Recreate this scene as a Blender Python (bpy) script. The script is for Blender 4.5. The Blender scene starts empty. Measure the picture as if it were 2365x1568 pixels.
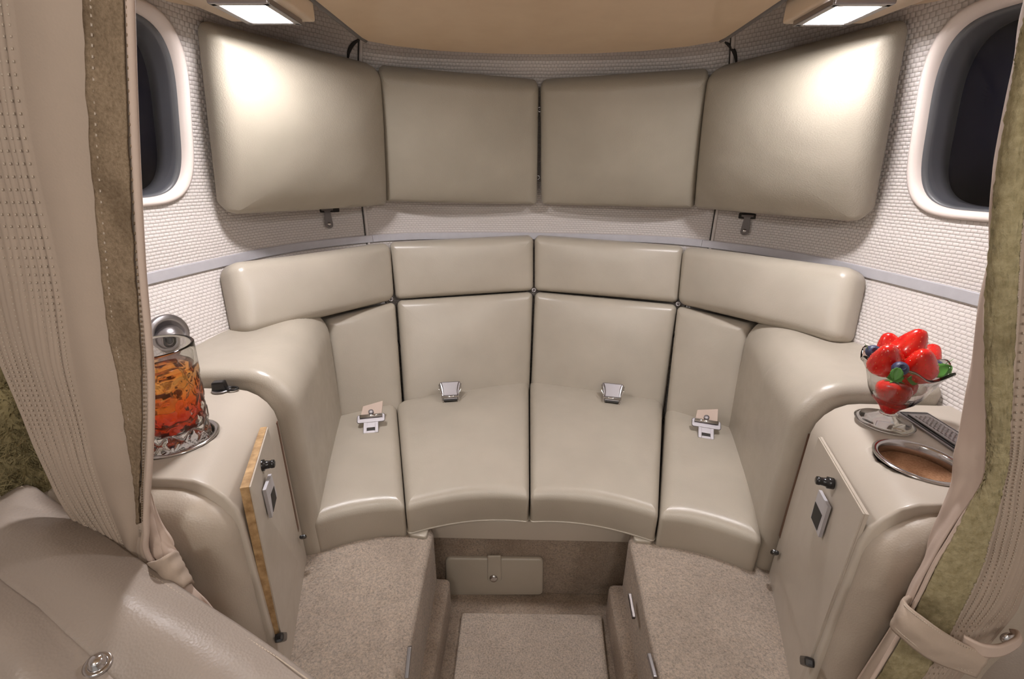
import bpy, bmesh, math, random
import numpy as np
from mathutils import Vector, Matrix, noise
random.seed(4)
scn = bpy.context.scene
COL = scn.collection
H = 0.81                                    # eye height above the cabin floor; geometry below is written with the eye at z = 0
V = Vector
# ------------------------------------------------------------------ camera
F = 1012.0; TH = math.radians(21.0); YA = math.radians(-1.772); RO = math.radians(.513); CXX = -.0174
CX, CY = 1182.5, 784.0
def ray(px, py):
    a, b = px-CX, py-CY
    c, s = math.cos(RO), math.sin(RO)
    u, v = c*a+s*b, -s*a+c*b
    x, up, dep = u/F, -v/F, 1.
    c, s = math.cos(TH), math.sin(TH)
    y, z = c*dep+s*up, -s*dep+c*up
    c, s = math.cos(YA), math.sin(YA)
    return V((c*x+s*y, -s*x+c*y, z))
EYE = V((CXX, 0, 0))
def atz(px, py, z): d = ray(px, py); return EYE + d*(z/d.z)
def aty(px, py, y): d = ray(px, py); return EYE + d*(y/d.y)
def atplane(px, py, p0, n): d = ray(px, py); return EYE + d*((p0-EYE).dot(n)/d.dot(n))
cam_d = bpy.data.cameras.new('camera'); cam = bpy.data.objects.new('camera', cam_d); COL.objects.link(cam)
fw = ray(CX, CY).normalized(); rt = (ray(CX+1000, CY)-ray(CX, CY)).normalized(); up = (ray(CX, CY)-ray(CX, CY+1000)).normalized()
cam.matrix_world = Matrix(((rt.x, up.x, -fw.x, EYE.x), (rt.y, up.y, -fw.y, EYE.y), (rt.z, up.z, -fw.z, H), (0, 0, 0, 1)))
cam_d.sensor_fit = 'HORIZONTAL'; cam_d.sensor_width = 36; cam_d.lens = 36*F/2365; cam_d.clip_start = .01; cam_d.clip_end = 50
scn.camera = cam
# ------------------------------------------------------------------ world, cabin lamps and an added fill behind the eye, exposure
scn.view_settings.view_transform = 'Standard'; scn.view_settings.look = 'None'; scn.view_settings.gamma = 1
scn.view_settings.use_curve_mapping = False; scn.view_settings.exposure = 0.0
W_ = bpy.data.worlds.new('world'); scn.world = W_; W_.use_nodes = True
W_.node_tree.nodes['Background'].inputs[0].default_value = (1, .94, .87, 1); W_.node_tree.nodes['Background'].inputs[1].default_value = .36
def area(name, loc, target, size, power, color=(1, .95, .9), sy=None):
    l = bpy.data.lights.new(name, 'AREA'); l.energy = power; l.color = color; l.size = size
    if sy: l.shape = 'RECTANGLE'; l.size_y = sy
    o = bpy.data.objects.new(name, l); COL.objects.link(o); o.location = V(loc)+V((0, 0, H))
    o.rotation_euler = (V(target)-V(loc)).to_track_quat('-Z', 'Y').to_euler(); return o
area('cabin_lamp_and_fill', (-.22, -.22, .17), (0.08, .6, -.6), .10, 1.5)
area('cabin_lamp_and_fill', (.22, -.22, .17), (-.08, .6, -.6), .10, 1.5)
area('cabin_lamp_and_fill', (0, -.75, .05), (0, .8, -.25), .55, .9)  # broad soft fill added behind the eye, not a cabin fitting
scn.cycles.max_bounces = 24; scn.cycles.transparent_max_bounces = 24; scn.cycles.transmission_bounces = 24; scn.cycles.diffuse_bounces = 5; scn.cycles.sample_clamp_indirect = 3.0
LENS_POWER = 310.0
# ------------------------------------------------------------------ materials
def mat(name, col, rough=.5, metal=0, spec=.5, **kw):
    m = bpy.data.materials.new(name); m.use_nodes = True
    b = m.node_tree.nodes['Principled BSDF']
    b.inputs['Base Color'].default_value = (*col, 1); b.inputs['Roughness'].default_value = rough
    b.inputs['Metallic'].default_value = metal; b.inputs['Specular IOR Level'].default_value = spec
    for k, v in kw.items(): b.inputs[k.replace('_', ' ')].default_value = v
    return m
def nt(m): return m.node_tree.nodes, m.node_tree.links, m.node_tree.nodes['Principled BSDF']
def ntex(N, L, scale, detail=4, rough=.55, coord='Object', vec=None):
    t = N.new('ShaderNodeTexNoise'); t.inputs['Scale'].default_value = scale; t.inputs['Detail'].default_value = detail
    t.inputs['Roughness'].default_value = rough
    if vec is None:
        c = N.new('ShaderNodeTexCoord'); vec = c.outputs[coord]
    L.new(vec, t.inputs['Vector']); return t
def ramp(N, L, fac, stops):
    r = N.new('ShaderNodeValToRGB'); e = r.color_ramp.elements
    e[0].position, e[0].color = stops[0][0], (*stops[0][1], 1); e[1].position, e[1].color = stops[-1][0], (*stops[-1][1], 1)
    for p, c in stops[1:-1]:
        n = e.new(p); n.color = (*c, 1)
    L.new(fac, r.inputs[0]); return r
def bump(N, L, b, hgt, strength, dist, prev=None):
    k = N.new('ShaderNodeBump'); k.inputs['Strength'].default_value = strength; k.inputs['Distance'].default_value = dist
    L.new(hgt, k.inputs['Height'])
    if prev: L.new(prev.outputs[0], k.inputs['Normal'])
    L.new(k.outputs[0], b.inputs['Normal']); return k
def mul(c, f): return tuple(x*f for x in c)
def leather(name, col, rough=.36, grain=1., spec=.5, var=.06):
    m = mat(name, col, rough, spec=spec); N, L, b = nt(m)
    t = ntex(N, L, 9, 3); r = ramp(N, L, t.outputs[0], [(.3, mul(col, 1-var)), (.7, mul(col, 1+var))]); L.new(r.outputs[0], b.inputs['Base Color'])
    c = N.new('ShaderNodeTexCoord')
    v = N.new('ShaderNodeTexVoronoi'); v.inputs['Scale'].default_value = 520; v.feature = 'F1'; L.new(c.outputs['Object'], v.inputs['Vector'])
    k = bump(N, L, b, v.outputs['Distance'], .22*grain, .0006)
    t2 = ntex(N, L, 22, 5, .6); bump(N, L, b, t2.outputs[0], .10*grain, .004, k)
    t3 = ntex(N, L, 45, 3); r3 = ramp(N, L, t3.outputs[0], [(.3, (max(rough-.03, .295),)*3), (.75, (rough+.08,)*3)]); L.new(r3.outputs[0], b.inputs['Roughness'])
    return m
LEA = (.405, .36, .295)
M = {}
M['leather'] = leather('seat_leather', LEA, .325, .7, .6)
M['pad_leather'] = leather('pad_leather', (.345, .308, .248), .48, 1.3)
M['cab_leather'] = leather('cabinet_leather', (.46, .405, .34), .34, .35, var=.03)
M['door_laminate'] = leather('door_laminate', (.45, .395, .33), .42, .25, var=.03)
M['end_leather'] = leather('end_leather', (.40, .34, .275), .40, 1.2)
M['front_leather'] = leather('front_leather', (.29, .242, .205), .42, 1.4)
M['curtain'] = leather('curtain_fabric', (.37, .295, .235), .8, .6, .25)
M['curtain_light'] = leather('curtain_lining', (.50, .395, .33), .7, .4, .3)
M['stitch'] = mat('stitch_thread', (.46, .385, .31), .7)
M['cream'] = mat('cream_plastic', (.74, .60, .45), .38)
M['white_trim'] = mat('window_frame_plastic', (.72, .63, .58), .35)
M['tan'] = mat('tan_panel', (.60, .43, .28), .28)
N, L, b = nt(M['tan']); t = ntex(N, L, 14, 6); t.inputs['Scale'].default_value = 20
r = ramp(N, L, t.outputs[0], [(.3, (.74, .56, .38)), (.7, (.80, .62, .43))]); L.new(r.outputs[0], b.inputs['Base Color'])
M['gasket'] = mat('grey_gasket', (.14, .125, .12), .5)
M['dark'] = mat('dark_gap', (.02, .017, .014), .7)
M['black'] = mat('black_plastic', (.012, .011, .011), .25)
M['alu'] = mat('brushed_aluminium', (.50, .48, .53), .5, .35)
N, L, b = nt(M['alu'])
t = ntex(N, L, 60, 5); r = ramp(N, L, t.outputs[0], [(.3, (.48, .465, .49)), (.7, (.52, .505, .53))]); L.new(r.outputs[0], b.inputs['Base Color'])
M['chrome'] = mat('chrome', (.62, .60, .60), .16, 1)
M['satin'] = mat('satin_metal', (.36, .34, .345), .34, 1)
M['brushed'] = mat('brushed_steel', (.27, .25, .255), .5, .9)
M['darkmetal'] = mat('dark_metal', (.13, .115, .11), .4, .8)
M['wood'] = mat('pale_wood_edge', (.40, .24, .11), .5)
N, L, b = nt(M['wood']); t = ntex(N, L, 90, 6); r = ramp(N, L, t.outputs[0], [(.3, (.22, .12, .045)), (.7, (.52, .34, .17))]); L.new(r.outputs[0], b.inputs['Base Color'])
M['brownstrip'] = mat('brown_veneer', (.13, .065, .04), .4)
# basket weave wall covering (uv in metres)
def weave():
    m = mat('woven_wallcovering', (.56, .50, .455), .5, spec=.4); N, L, b = nt(m)
    uv = N.new('ShaderNodeUVMap'); sep = N.new('ShaderNodeSeparateXYZ')
    nz = ntex(N, L, 25, 2, coord='UV'); mx = N.new('ShaderNodeVectorMath'); mx.operation = 'SCALE'; mx.inputs[3].default_value = .0022
    L.new(nz.outputs['Color'], mx.inputs[0]); ad = N.new('ShaderNodeVectorMath'); L.new(uv.outputs[0], ad.inputs[0]); L.new(mx.outputs[0], ad.inputs[1])
    L.new(ad.outputs[0], sep.inputs[0])
    def mt(op, a, bb=None):
        n = N.new('ShaderNodeMath'); n.operation = op
        for i, q in enumerate((a, bb)):
            if q is None: continue
            if isinstance(q, (int, float)): n.inputs[i].default_value = q
            else: L.new(q, n.inputs[i])
        return n.outputs[0]
    row = mt('MULTIPLY', sep.outputs[1], 1/.0052); fl = mt('FLOOR', row)
    xo = mt('ADD', mt('MULTIPLY', sep.outputs[0], 1/.0085), mt('MULTIPLY', fl, .5))
    sx = mt('POWER', mt('ABSOLUTE', mt('SINE', mt('MULTIPLY', xo, math.pi))), .4)
    sz = mt('POWER', mt('ABSOLUTE', mt('SINE', mt('MULTIPLY', row, math.pi))), .45)
    h = mt('MULTIPLY', sx, sz)
    r = ramp(N, L, h, [(0, (.43, .38, .345)), (.55, (.61, .56, .53))]); L.new(r.outputs[0], b.inputs['Base Color'])
    bump(N, L, b, h, .75, .0016)
    return m
M['weave'] = weave()
def carpet(name, col, stain=0):
    m = mat(name, col, .95, spec=.1); N, L, b = nt(m)
    t = ntex(N, L, 370, 6, .78); r = ramp(N, L, t.outputs[0], [(.32, mul(col, .42)), (.48, col), (.68, mul(col, 1.5))])
    t2 = ntex(N, L, 7, 5); r2 = ramp(N, L, t2.outputs[0], [(.35, (.72, .66, .60)) if stain else (.35, (.88, .87, .86)), (.6, (1.08, 1.08, 1.08))])
    x = N.new('ShaderNodeMix'); x.data_type = 'RGBA'; x.blend_type = 'MULTIPLY'; x.inputs[0].default_value = 1
    L.new(r.outputs[0], x.inputs[6]); L.new(r2.outputs[0], x.inputs[7]); L.new(x.outputs[2], b.inputs['Base Color'])
    k = bump(N, L, b, t.outputs[0], .9, .006)
    t3 = ntex(N, L, 45, 3); bump(N, L, b, t3.outputs[0], .5, .012, k)
    b.inputs['Sheen Weight'].default_value = .25
    return m
M['carpet'] = carpet('wool_carpet', (.53, .425, .33))
M['carpet_worn'] = carpet('worn_carpet', (.46, .355, .265), 1)
def velcro(name, ca, cb, sc):
    m = mat(name, ca, .95, spec=.1); N, L, b = nt(m)
    t = ntex(N, L, sc, 6, .7); r = ramp(N, L, t.outputs[0], [(.3, ca), (.7, cb)])
    t1 = ntex(N, L, 11, 4, .6); r1 = ramp(N, L, t1.outputs[0], [(.36, (.62, .6, .58)), (.52, (1, 1, 1))])
    x = N.new('ShaderNodeMix'); x.data_type = 'RGBA'; x.blend_type = 'MULTIPLY'; x.inputs[0].default_value = 1
    L.new(r.outputs[0], x.inputs[6]); L.new(r1.outputs[0], x.inputs[7]); L.new(x.outputs[2], b.inputs['Base Color'])
    bump(N, L, b, t.outputs[0], .7, .002); return m
M['velcro_hook'] = velcro('hook_tape', (.19, .135, .085), (.35, .265, .18), 420)
M['velcro_loop'] = velcro('loop_tape', (.24, .20, .105), (.40, .345, .21), 160)
M['fur'] = velcro('sheepskin', (.15, .12, .055), (.34, .29, .16), 60)
M['cork'] = velcro('cork', (.34, .17, .085), (.60, .34, .20), 500)
M['pane'] = mat('night_pane', (.004, .004, .008), .03, spec=.2)
N, L, b = nt(M['pane'])
c = N.new('ShaderNodeTexCoord'); v = N.new('ShaderNodeTexVoronoi'); v.inputs['Scale'].default_value = 48; L.new(c.outputs['Object'], v.inputs['Vector'])
r = ramp(N, L, v.outputs['Distance'], [(.02, (.12, .12, .14)), (.035, (.004, .004, .008))]); L.new(r.outputs[0], b.inputs['Base Color'])
M['reveal'] = mat('grey_window_liner', (.085, .085, .09), .4)
M['glass'] = mat('clear_glass', (.97, .98, .98), .015, Transmission_Weight=1, IOR=1.5)
M['ice'] = mat('ice', (.98, .93, .88), .12, Transmission_Weight=1, IOR=1.2)
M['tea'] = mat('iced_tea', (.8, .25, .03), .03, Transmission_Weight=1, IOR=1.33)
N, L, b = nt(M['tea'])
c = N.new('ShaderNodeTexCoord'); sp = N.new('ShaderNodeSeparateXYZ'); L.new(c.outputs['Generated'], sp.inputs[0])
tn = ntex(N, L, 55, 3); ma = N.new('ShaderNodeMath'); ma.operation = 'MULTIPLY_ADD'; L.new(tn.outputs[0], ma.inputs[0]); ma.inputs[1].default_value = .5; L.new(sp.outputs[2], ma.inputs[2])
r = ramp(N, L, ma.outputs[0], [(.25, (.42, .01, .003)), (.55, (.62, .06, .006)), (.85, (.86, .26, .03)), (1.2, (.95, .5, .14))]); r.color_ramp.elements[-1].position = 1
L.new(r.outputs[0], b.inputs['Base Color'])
M['straw'] = mat('strawberry_skin', (.62, .008, .008), .22, Coat_Weight=.4, Subsurface_Weight=.12, Subsurface_Scale=.004)
N, L, b = nt(M['straw']); t = ntex(N, L, 60, 3); r = ramp(N, L, t.outputs[0], [(.3, (.50, .004, .006)), (.75, (.78, .03, .015))]); L.new(r.outputs[0], b.inputs['Base Color'])
M['seed'] = mat('strawberry_seed', (.62, .16, .05), .3)
M['blue'] = mat('blueberry_skin', (.03, .035, .085), .45)
M['leaf'] = mat('mint_leaf', (.07, .22, .03), .45)
M['lens'] = mat('lamp_lens', (1, 1, 1), .4); b = M['lens'].node_tree.nodes['Principled BSDF']
b.inputs['Emission Color'].default_value = (1, .965, .985, 1); b.inputs['Emission Strength'].default_value = LENS_POWER
# ------------------------------------------------------------------ mesh helpers
def link(name, me, m, parent=None, smooth=True):
    o = bpy.data.objects.new(name, me); COL.objects.link(o)
    if m: me.materials.append(m)
    if smooth: me.polygons.foreach_set('use_smooth', [True]*len(me.polygons))
    if parent: o.parent = parent
    return o
def meshobj(name, vs, fs, m, parent=None, smooth=True, uvs=None, flip=False):
    me = bpy.data.meshes.new(name)
    if flip: fs = [tuple(reversed(f)) for f in fs]
    me.from_pydata([tuple(v) for v in vs], [], fs)
    if uvs is not None:
        u = me.uv_layers.new(name='UVMap')
        for l in me.loops: u.data[l.index].uv = uvs[l.vertex_index]
    me.update()
    return link(name, me, m, parent, smooth)
def tag(o, label=None, cat=None, group=None, kind=None):
    if label: o['label'] = label
    if cat: o['category'] = cat
    if group: o['group'] = group
    if kind: o['kind'] = kind
    return o
def empty(name, loc=(0, 0, 0)):
    o = bpy.data.objects.new(name, None); COL.objects.link(o); o.empty_display_size = .02
    o.location = V(loc); o['_base'] = 1; return o
def solidify(o, t, off=0):
    s = o.modifiers.new('s', 'SOLIDIFY'); s.thickness = t; s.offset = off; return o
def bil(c):                                   # TL, TR, BR, BL -> P(u,v), v=+1 top
    TL, TR, BR, BL = c
    def P(u, v):
        a, b_ = (u+1)/2, (v+1)/2
        return (BL*(1-a)+BR*a)*(1-b_)+(TL*(1-a)+TR*a)*b_
    return P
def bulged(c, top=V((0, 0, 0)), right=V((0, 0, 0)), bot=V((0, 0, 0)), left=V((0, 0, 0))):
    B = bil(c)
    def P(u, v):
        a, b_ = (u+1)/2, (v+1)/2
        return B(u, v)+(top*b_+bot*(1-b_))*(1-u*u)+(right*a+left*(1-a))*(1-v*v)
    return P
def slab_data(P, hw, hh, T=.03, re=.015, rc=.02, crown=0., rb=.006, wr=0., seed=0, nc=8, ns=14, inv=1, cp=4):
    if not isinstance(rc, (list, tuple)): rc = [rc]*4         # TR, TL, BL, BR
    def rr(d):
        pts = []
        cs = [(1, 1), (-1, 1), (-1, -1), (1, -1)]
        for i, (sx, sy) in enumerate(cs):
            r_ = max(rc[i]-d, 2e-4); r_ = min(r_, min(hw-d, hh-d)*.98)
            cx, cy = sx*(hw-d-r_), sy*(hh-d-r_); a0 = [0, math.pi/2, math.pi, -math.pi/2][i]
            for k in range(nc+1):
                a = a0+math.pi/2*k/nc; pts.append((cx+r_*math.cos(a), cy+r_*math.sin(a)))
            nx, ny = cs[(i+1) % 4]; r2 = max(rc[(i+1) % 4]-d, 2e-4); r2 = min(r2, min(hw-d, hh-d)*.98)
            ex, ey = nx*(hw-d-r2), ny*(hh-d-r2); a = a0+math.pi/2; ex += r2*math.cos(a); ey += r2*math.sin(a)
            x0, y0 = pts[-1]
            for k in range(1, ns): pts.append((x0+(ex-x0)*k/ns, y0+(ey-y0)*k/ns))
        return pts
    mind = min(hw, hh)
    ds = [(d, None) for d in [re+(mind-re)*k/9 for k in range(9, -1, -1)]]
    rings = [(d, re) for d, _ in ds]
    for k in range(1, 8):
        a = math.pi/2*k/7; rings.append((re*(1-math.sin(a)), re*math.cos(a)))
    rings.append((0, -T+rb)); rings.append((rb*.3, -T+rb*.3)); rings.append((rb, -T))
    for k in range(1, 5): rings.append((rb+(mind-rb)*k/4, -T-1e-5*k))
    vs = []; n = None; e = 1e-3
    def nrm(u, v):
        u0, u1 = (u-e, u+e) if abs(u) < .99 else ((u-2*e, u) if u > 0 else (u, u+2*e)); v0, v1 = (v-e, v+e) if abs(v) < .99 else ((v-2*e, v) if v > 0 else (v, v+2*e))
        return ((P(u1, v)-P(u0, v)).cross(P(u, v1)-P(u, v0))).normalized()*inv
    for (d, h) in rings:
        for (a, b_) in rr(d):
            u, v = a/hw, b_/hh; q = P(u, v)
            hc = h+(crown*max(0, 1-abs(u)**cp)*max(0, 1-abs(v)**cp) if h >= 0 else 0)
            if wr and h > 0: hc += wr*(noise.fractal(q*13+V((seed*7.3, seed, 0)), 1, 2, 3))*min(1, d/(re+.02)+.3)
            vs.append(q+nrm(u, v)*hc)
    n = len(rr(0)); fs = []
    for r_ in range(len(rings)-1):
        for k in range(n):
            k2 = (k+1) % n; fs.append((r_*n+k, (r_+1)*n+k, (r_+1)*n+k2, r_*n+k2))
    if inv < 0: fs = [tuple(reversed(f)) for f in fs]
    return vs, fs, n, len(rings)
def slab(name, P, hw, hh, m, parent=None, **kw):
    vs, fs, n, k = slab_data(P, hw, hh, **kw); o = meshobj(name, vs, fs, m, parent)
    bm = bmesh.new(); bm.from_mesh(o.data); bmesh.ops.remove_doubles(bm, verts=bm.verts, dist=2e-6); bm.to_mesh(o.data); bm.free(); return o
def quad_slab(name, c, m, parent=None, **kw):
    c = [V(p) for p in c]
    hw = ((c[1]-c[0]).length+(c[2]-c[3]).length)/4; hh = ((c[0]-c[3]).length+(c[1]-c[2]).length)/4
    P = kw.pop('P', None) or bil(c)
    return slab(name, P, hw, hh, m, parent, **kw)
def tube(name, pts, r, m, parent=None, n=10, closed=False, cap=True):
    pts = [V(p) for p in pts]; K = len(pts); vs = []; fs = []
    up_ = V((0, 0, 1)); prev = None
    for i, p in enumerate(pts):
        a = pts[(i-1) % K] if closed or i > 0 else p; c = pts[(i+1) % K] if closed or i < K-1 else p
        t = (c-a).normalized()
        if prev is None: x = t.cross(up_ if abs(t.z) < .9 else V((1, 0, 0))).normalized()
        else: x = (prev-t*prev.dot(t)).normalized()
        prev = x; y = t.cross(x); rr_ = r(i/(K-1)) if callable(r) else r
        for k in range(n):
            a_ = 2*math.pi*k/n; vs.append(p+(x*math.cos(a_)+y*math.sin(a_))*rr_)
    for i in range(K if closed else K-1):
        j = (i+1) % K
        for k in range(n): fs.append((i*n+k, i*n+(k+1) % n, j*n+(k+1) % n, j*n+k))
    if not closed and cap: fs.append(tuple(reversed(range(n)))); fs.append(tuple(range((K-1)*n, K*n)))
    return meshobj(name, vs, fs, m, parent)
def lathe(name, prof, m, parent=None, n=48, c=(0, 0, 0), axis=None, mod=None, closed=False, smooth=True):
    vs = []; fs = []; K = len(prof); c = V(c)
    Q = V((0, 0, 1)).rotation_difference(V(axis)) if axis is not None else None
    for (r, z) in prof:
        for k in range(n):
            a = 2*math.pi*k/n; rr_, zz = (r, z) if mod is None else mod(r, z, a)
            p = V((rr_*math.cos(a), rr_*math.sin(a), zz))
            if Q: p = Q @ p
            vs.append(c+p)
    for i in range(K if closed else K-1):
        j = (i+1) % K
        for k in range(n): fs.append((i*n+k, i*n+(k+1) % n, j*n+(k+1) % n, j*n+k))
    if not closed:
        if prof[0][0] > 0: fs.append(tuple(reversed(range(n))))
        if prof[-1][0] > 0: fs.append(tuple(range((K-1)*n, K*n)))
    return meshobj(name, vs, fs, m, parent, smooth=smooth)
def box_vf(c, ax, ay, az, hx, hy, hz, tap=1.):
    vs = [c+ax*(sx*hx*(tap if sz > 0 else 1))+ay*(sy*hy*(tap if sz > 0 else 1))+az*(sz*hz) for sz in (-1, 1) for sy in (-1, 1) for sx in (-1, 1)]
    return vs, [(0, 2, 3, 1), (4, 5, 7, 6), (0, 1, 5, 4), (2, 6, 7, 3), (0, 4, 6, 2), (1, 3, 7, 5)]
def box(name, c, h, m, parent=None, ax=V((1, 0, 0)), ay=V((0, 1, 0)), az=V((0, 0, 1)), bev=.001, tap=1.):
    vs, fs = box_vf(V(c), ax, ay, az, *h, tap=tap)
    o = meshobj(name, vs, fs, m, parent, smooth=False)
    if bev:
        bm = bmesh.new(); bm.from_mesh(o.data); bmesh.ops.recalc_face_normals(bm, faces=bm.faces)
        bmesh.ops.bevel(bm, geom=bm.edges[:], offset=bev, segments=2, affect='EDGES', profile=.6); bm.to_mesh(o.data); bm.free()
    return o
def multi(name, parts, m, parent=None, smooth=False):
    V_, F_ = [], []
    for vs, fs in parts:
        k = len(V_); V_ += vs; F_ += [tuple(i+k for i in f) for f in fs]
    return meshobj(name, V_, F_, m, parent, smooth=smooth)
def poly_prism(name, pts, nrm_, t, m, parent=None):    # flat outline with thickness
    n = len(pts); vs = [V(p) for p in pts]+[V(p)-nrm_*t for p in pts]
    fs = [tuple(range(n)), tuple(reversed(range(n, 2*n)))]+[(i, i+n, (i+1) % n+n, (i+1) % n) for i in range(n)]
    return meshobj(name, vs, fs, m, parent, smooth=False)
def cr(p0, p1, p2, p3, t): return .5*((2*p1)+(p2-p0)*t+(2*p0-5*p1+4*p2-p3)*t*t+(3*p1-p0-3*p2+p3)*t*t*t)
def spline(pts, t):
    n = len(pts)-1; x = min(max(t, 0), 1)*n; i = min(int(x), n-1); f = x-i
    a = pts[i-1] if i > 0 else pts[0]*2-pts[1]; d = pts[i+2] if i+2 <= n else pts[n]*2-pts[n-1]
    return cr(a, pts[i], pts[i+1], d, f)
def sheet_fn(rows): return lambda u, v: spline([spline(r_, u) for r_ in rows], v)
def sheet(name, S, nu, nv, m, parent=None, thick=.002, relief=None, u0=0, u1=1, v0=0, v1=1, off=0.):
    vs, fs = [], []
    e = .004
    for j in range(nv+1):
        v = v0+(v1-v0)*j/nv
        for i in range(nu+1):
            u = u0+(u1-u0)*i/nu; p = S(u, v)
            if relief or off:
                n_ = (S(min(u+e, 1), v)-S(max(u-e, 0), v)).cross(S(u, min(v+e, 1))-S(u, max(v-e, 0))).normalized()
                if n_.dot(EYE-p) < 0: n_ = -n_
                p = p+n_*(off+(relief(u, v) if relief else 0))
            vs.append(p)
    for j in range(nv):
        for i in range(nu): a = j*(nu+1)+i; fs.append((a, a+1, a+nu+2, a+nu+1))
    o = meshobj(name, vs, fs, m, parent); solidify(o, thick); return o
def stitches(name, P, n, m, parent, r=.0005, ln=.0019, duty=.6):
    V_, F_ = [], []
    for k in range(n):
        t = (k+.5)/n; a = P(t); b_ = P(min(1, t+.5/n*duty*2)); d = (b_-a)
        if d.length < 1e-6: continue
        d.normalize(); w = (EYE-a).normalized(); s = d.cross(w).normalized()
        vs, fs = box_vf(a+w*.0004, d, s, w, ln/2, r, r*.8, .6); q = len(V_); V_ += vs; F_ += [tuple(i+q for i in f) for f in fs]
    o = meshobj(name, V_, F_, m, parent, smooth=False); o['kind'] = 'stuff'; return o
# ------------------------------------------------------------------ fuselage shell
half = [(0, 1.16), (.13, 1.155), (.25, 1.14), (.34, 1.112), (.405, 1.07), (.49, .978), (.542, .875), (.568, .763), (.585, .68), (.596, .6), (.60, .5), (.60, .2), (.60, -.2), (.60, -.9)]
plan = [V((-x, y, 0)) for x, y in reversed(half[1:])]+[V((x, y, 0)) for x, y in half]
dense = [spline(plan, i/600) for i in range(601)]
arc = np.concatenate([[0], np.cumsum([(dense[i+1]-dense[i]).length for i in range(600)])]); arc -= arc[-1]/2
DX = np.array([p.x for p in dense]); DY = np.array([p.y for p in dense]); SMAX = arc[-1]
PHI = np.arctan2(DX, DY-.3); RAD = np.hypot(DX, DY-.3)
def kz(z):
    if z > -.08: return 1-.15*((z+.08)/.24)**1.6
    if z < -.16: return 1-.07*((-.16-z)/.13)
    return 1.
def ky_(z): return kz(z) if z > -.16 else 1.
def wall(s, z, d=0.):
    x = float(np.interp(s, arc, DX)); y = float(np.interp(s, arc, DY)); k = kz(z)
    if y < .3: X, Y = x*k, y
    else: X, Y = x*k, .3+(y-.3)*ky_(z)
    if d:
        L_ = math.hypot(X, max(Y-.3, 0)) or 1; f = 1-d/L_; X *= f
        if Y > .3: Y = .3+(Y-.3)*f
    return V((X, Y, z))
def hit(px, py, d=0.):
    D = ray(px, py); lo, hi = .05, 3.
    for _ in range(40):
        t = (lo+hi)/2; p = EYE+D*t; k = kz(p.z) if p.z < .3 else .6
        if p.y < .3: ins = abs(p.x)+d < .6*k
        else:
            r_ = math.hypot(p.x, p.y-.3); f = (r_+d)/r_; bx, by = p.x*f/k, (p.y-.3)*f/(ky_(p.z) if p.z < .3 else .6)
            ins = math.hypot(bx, by) < float(np.interp(math.atan2(bx, by), PHI, RAD))
        if ins: lo = t
        else: hi = t
    p = EYE+D*lo
    return p
def hit_sz(px, py, d=0.):
    p = hit(px, py, d); k = kz(p.z)
    if p.y < .3: return math.copysign(float(np.interp(.3-p.y, [0, 1.3], [0, 1.3])), 1)*0+float(np.interp(-p.y, -DY[300:], arc[300:]))*(1 if p.x > 0 else -1), p.z
    ph = math.atan2(p.x/k, (p.y-.3)/ky_(p.z)); return float(np.interp(ph, PHI, arc)), p.z
ZB, ZT = -H, .31
def wallgrid(name, s0, s1, ns, nz=60, parent=None):
    vs, fs, uv = [], [], []
    for j in range(nz+1):
        z = ZB+(ZT-ZB)*j/nz
        for i in range(ns+1):
            s = s0+(s1-s0)*i/ns; vs.append(wall(s, z)); uv.append((s, z))
    for j in range(nz):
        for i in range(ns): a = j*(ns+1)+i; fs.append((a, a+ns+1, a+ns+2, a+1))
    o = meshobj(name, vs, fs, M['weave'], parent, uvs=uv); solidify(o, .006, -1 if False else 1)
    return tag(o, kind='structure')
def rr_pt(phi, a, b, n=3.4):
    c, s = math.cos(phi), math.sin(phi); r_ = (abs(c/a)**n+abs(s/b)**n)**(-1/n); return r_*c, r_*s
SEAM_L = hit_sz(841, 510)[0]; SEAM_R = hit_sz(1647, 520)[0]
wallgrid('wall_back', SEAM_L, SEAM_R, 70)
def side_wall(name, sg, seam, win):
    sc, zc_, a, b = win                         # window centre and half sizes in (s,z)
    lo, hi = (seam, SMAX) if sg > 0 else (-SMAX, seam)
    angs = []
    for cx, cz in ((lo, ZB), (lo, ZT), (hi, ZT), (hi, ZB)): angs.append(math.atan2(cz-zc_, cx-sc))
    A = sorted(set([round(2*math.pi*k/180-math.pi, 5) for k in range(180)]+[round(q, 5) for q in angs]))
    n = len(A); K = 60; vs, uv, fs = [], [], []
    for j in range(K+1):
        t = (j/K)**1.15
        for ph in A:
            ix, iz = rr_pt(ph, a, b); c, s = math.cos(ph), math.sin(ph)
            tx = ((hi-sc) if c > 0 else (lo-sc))/c if abs(c) > 1e-6 else 1e9; tz = ((ZT-zc_) if s > 0 else (ZB-zc_))/s if abs(s) > 1e-6 else 1e9
            q = min(tx, tz); S_ = sc+ix*(1-t)+q*c*t; Z_ = zc_+iz*(1-t)+q*s*t
            vs.append(wall(S_, Z_)); uv.append((S_, Z_))
    for j in range(K):
        for k in range(n): k2 = (k+1) % n; fs.append((j*n+k, j*n+k2, (j+1)*n+k2, (j+1)*n+k))
    o = meshobj(name, vs, fs, M['weave'], None, uvs=uv); solidify(o, .006, 1); tag(o, kind='structure'); return o
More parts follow.
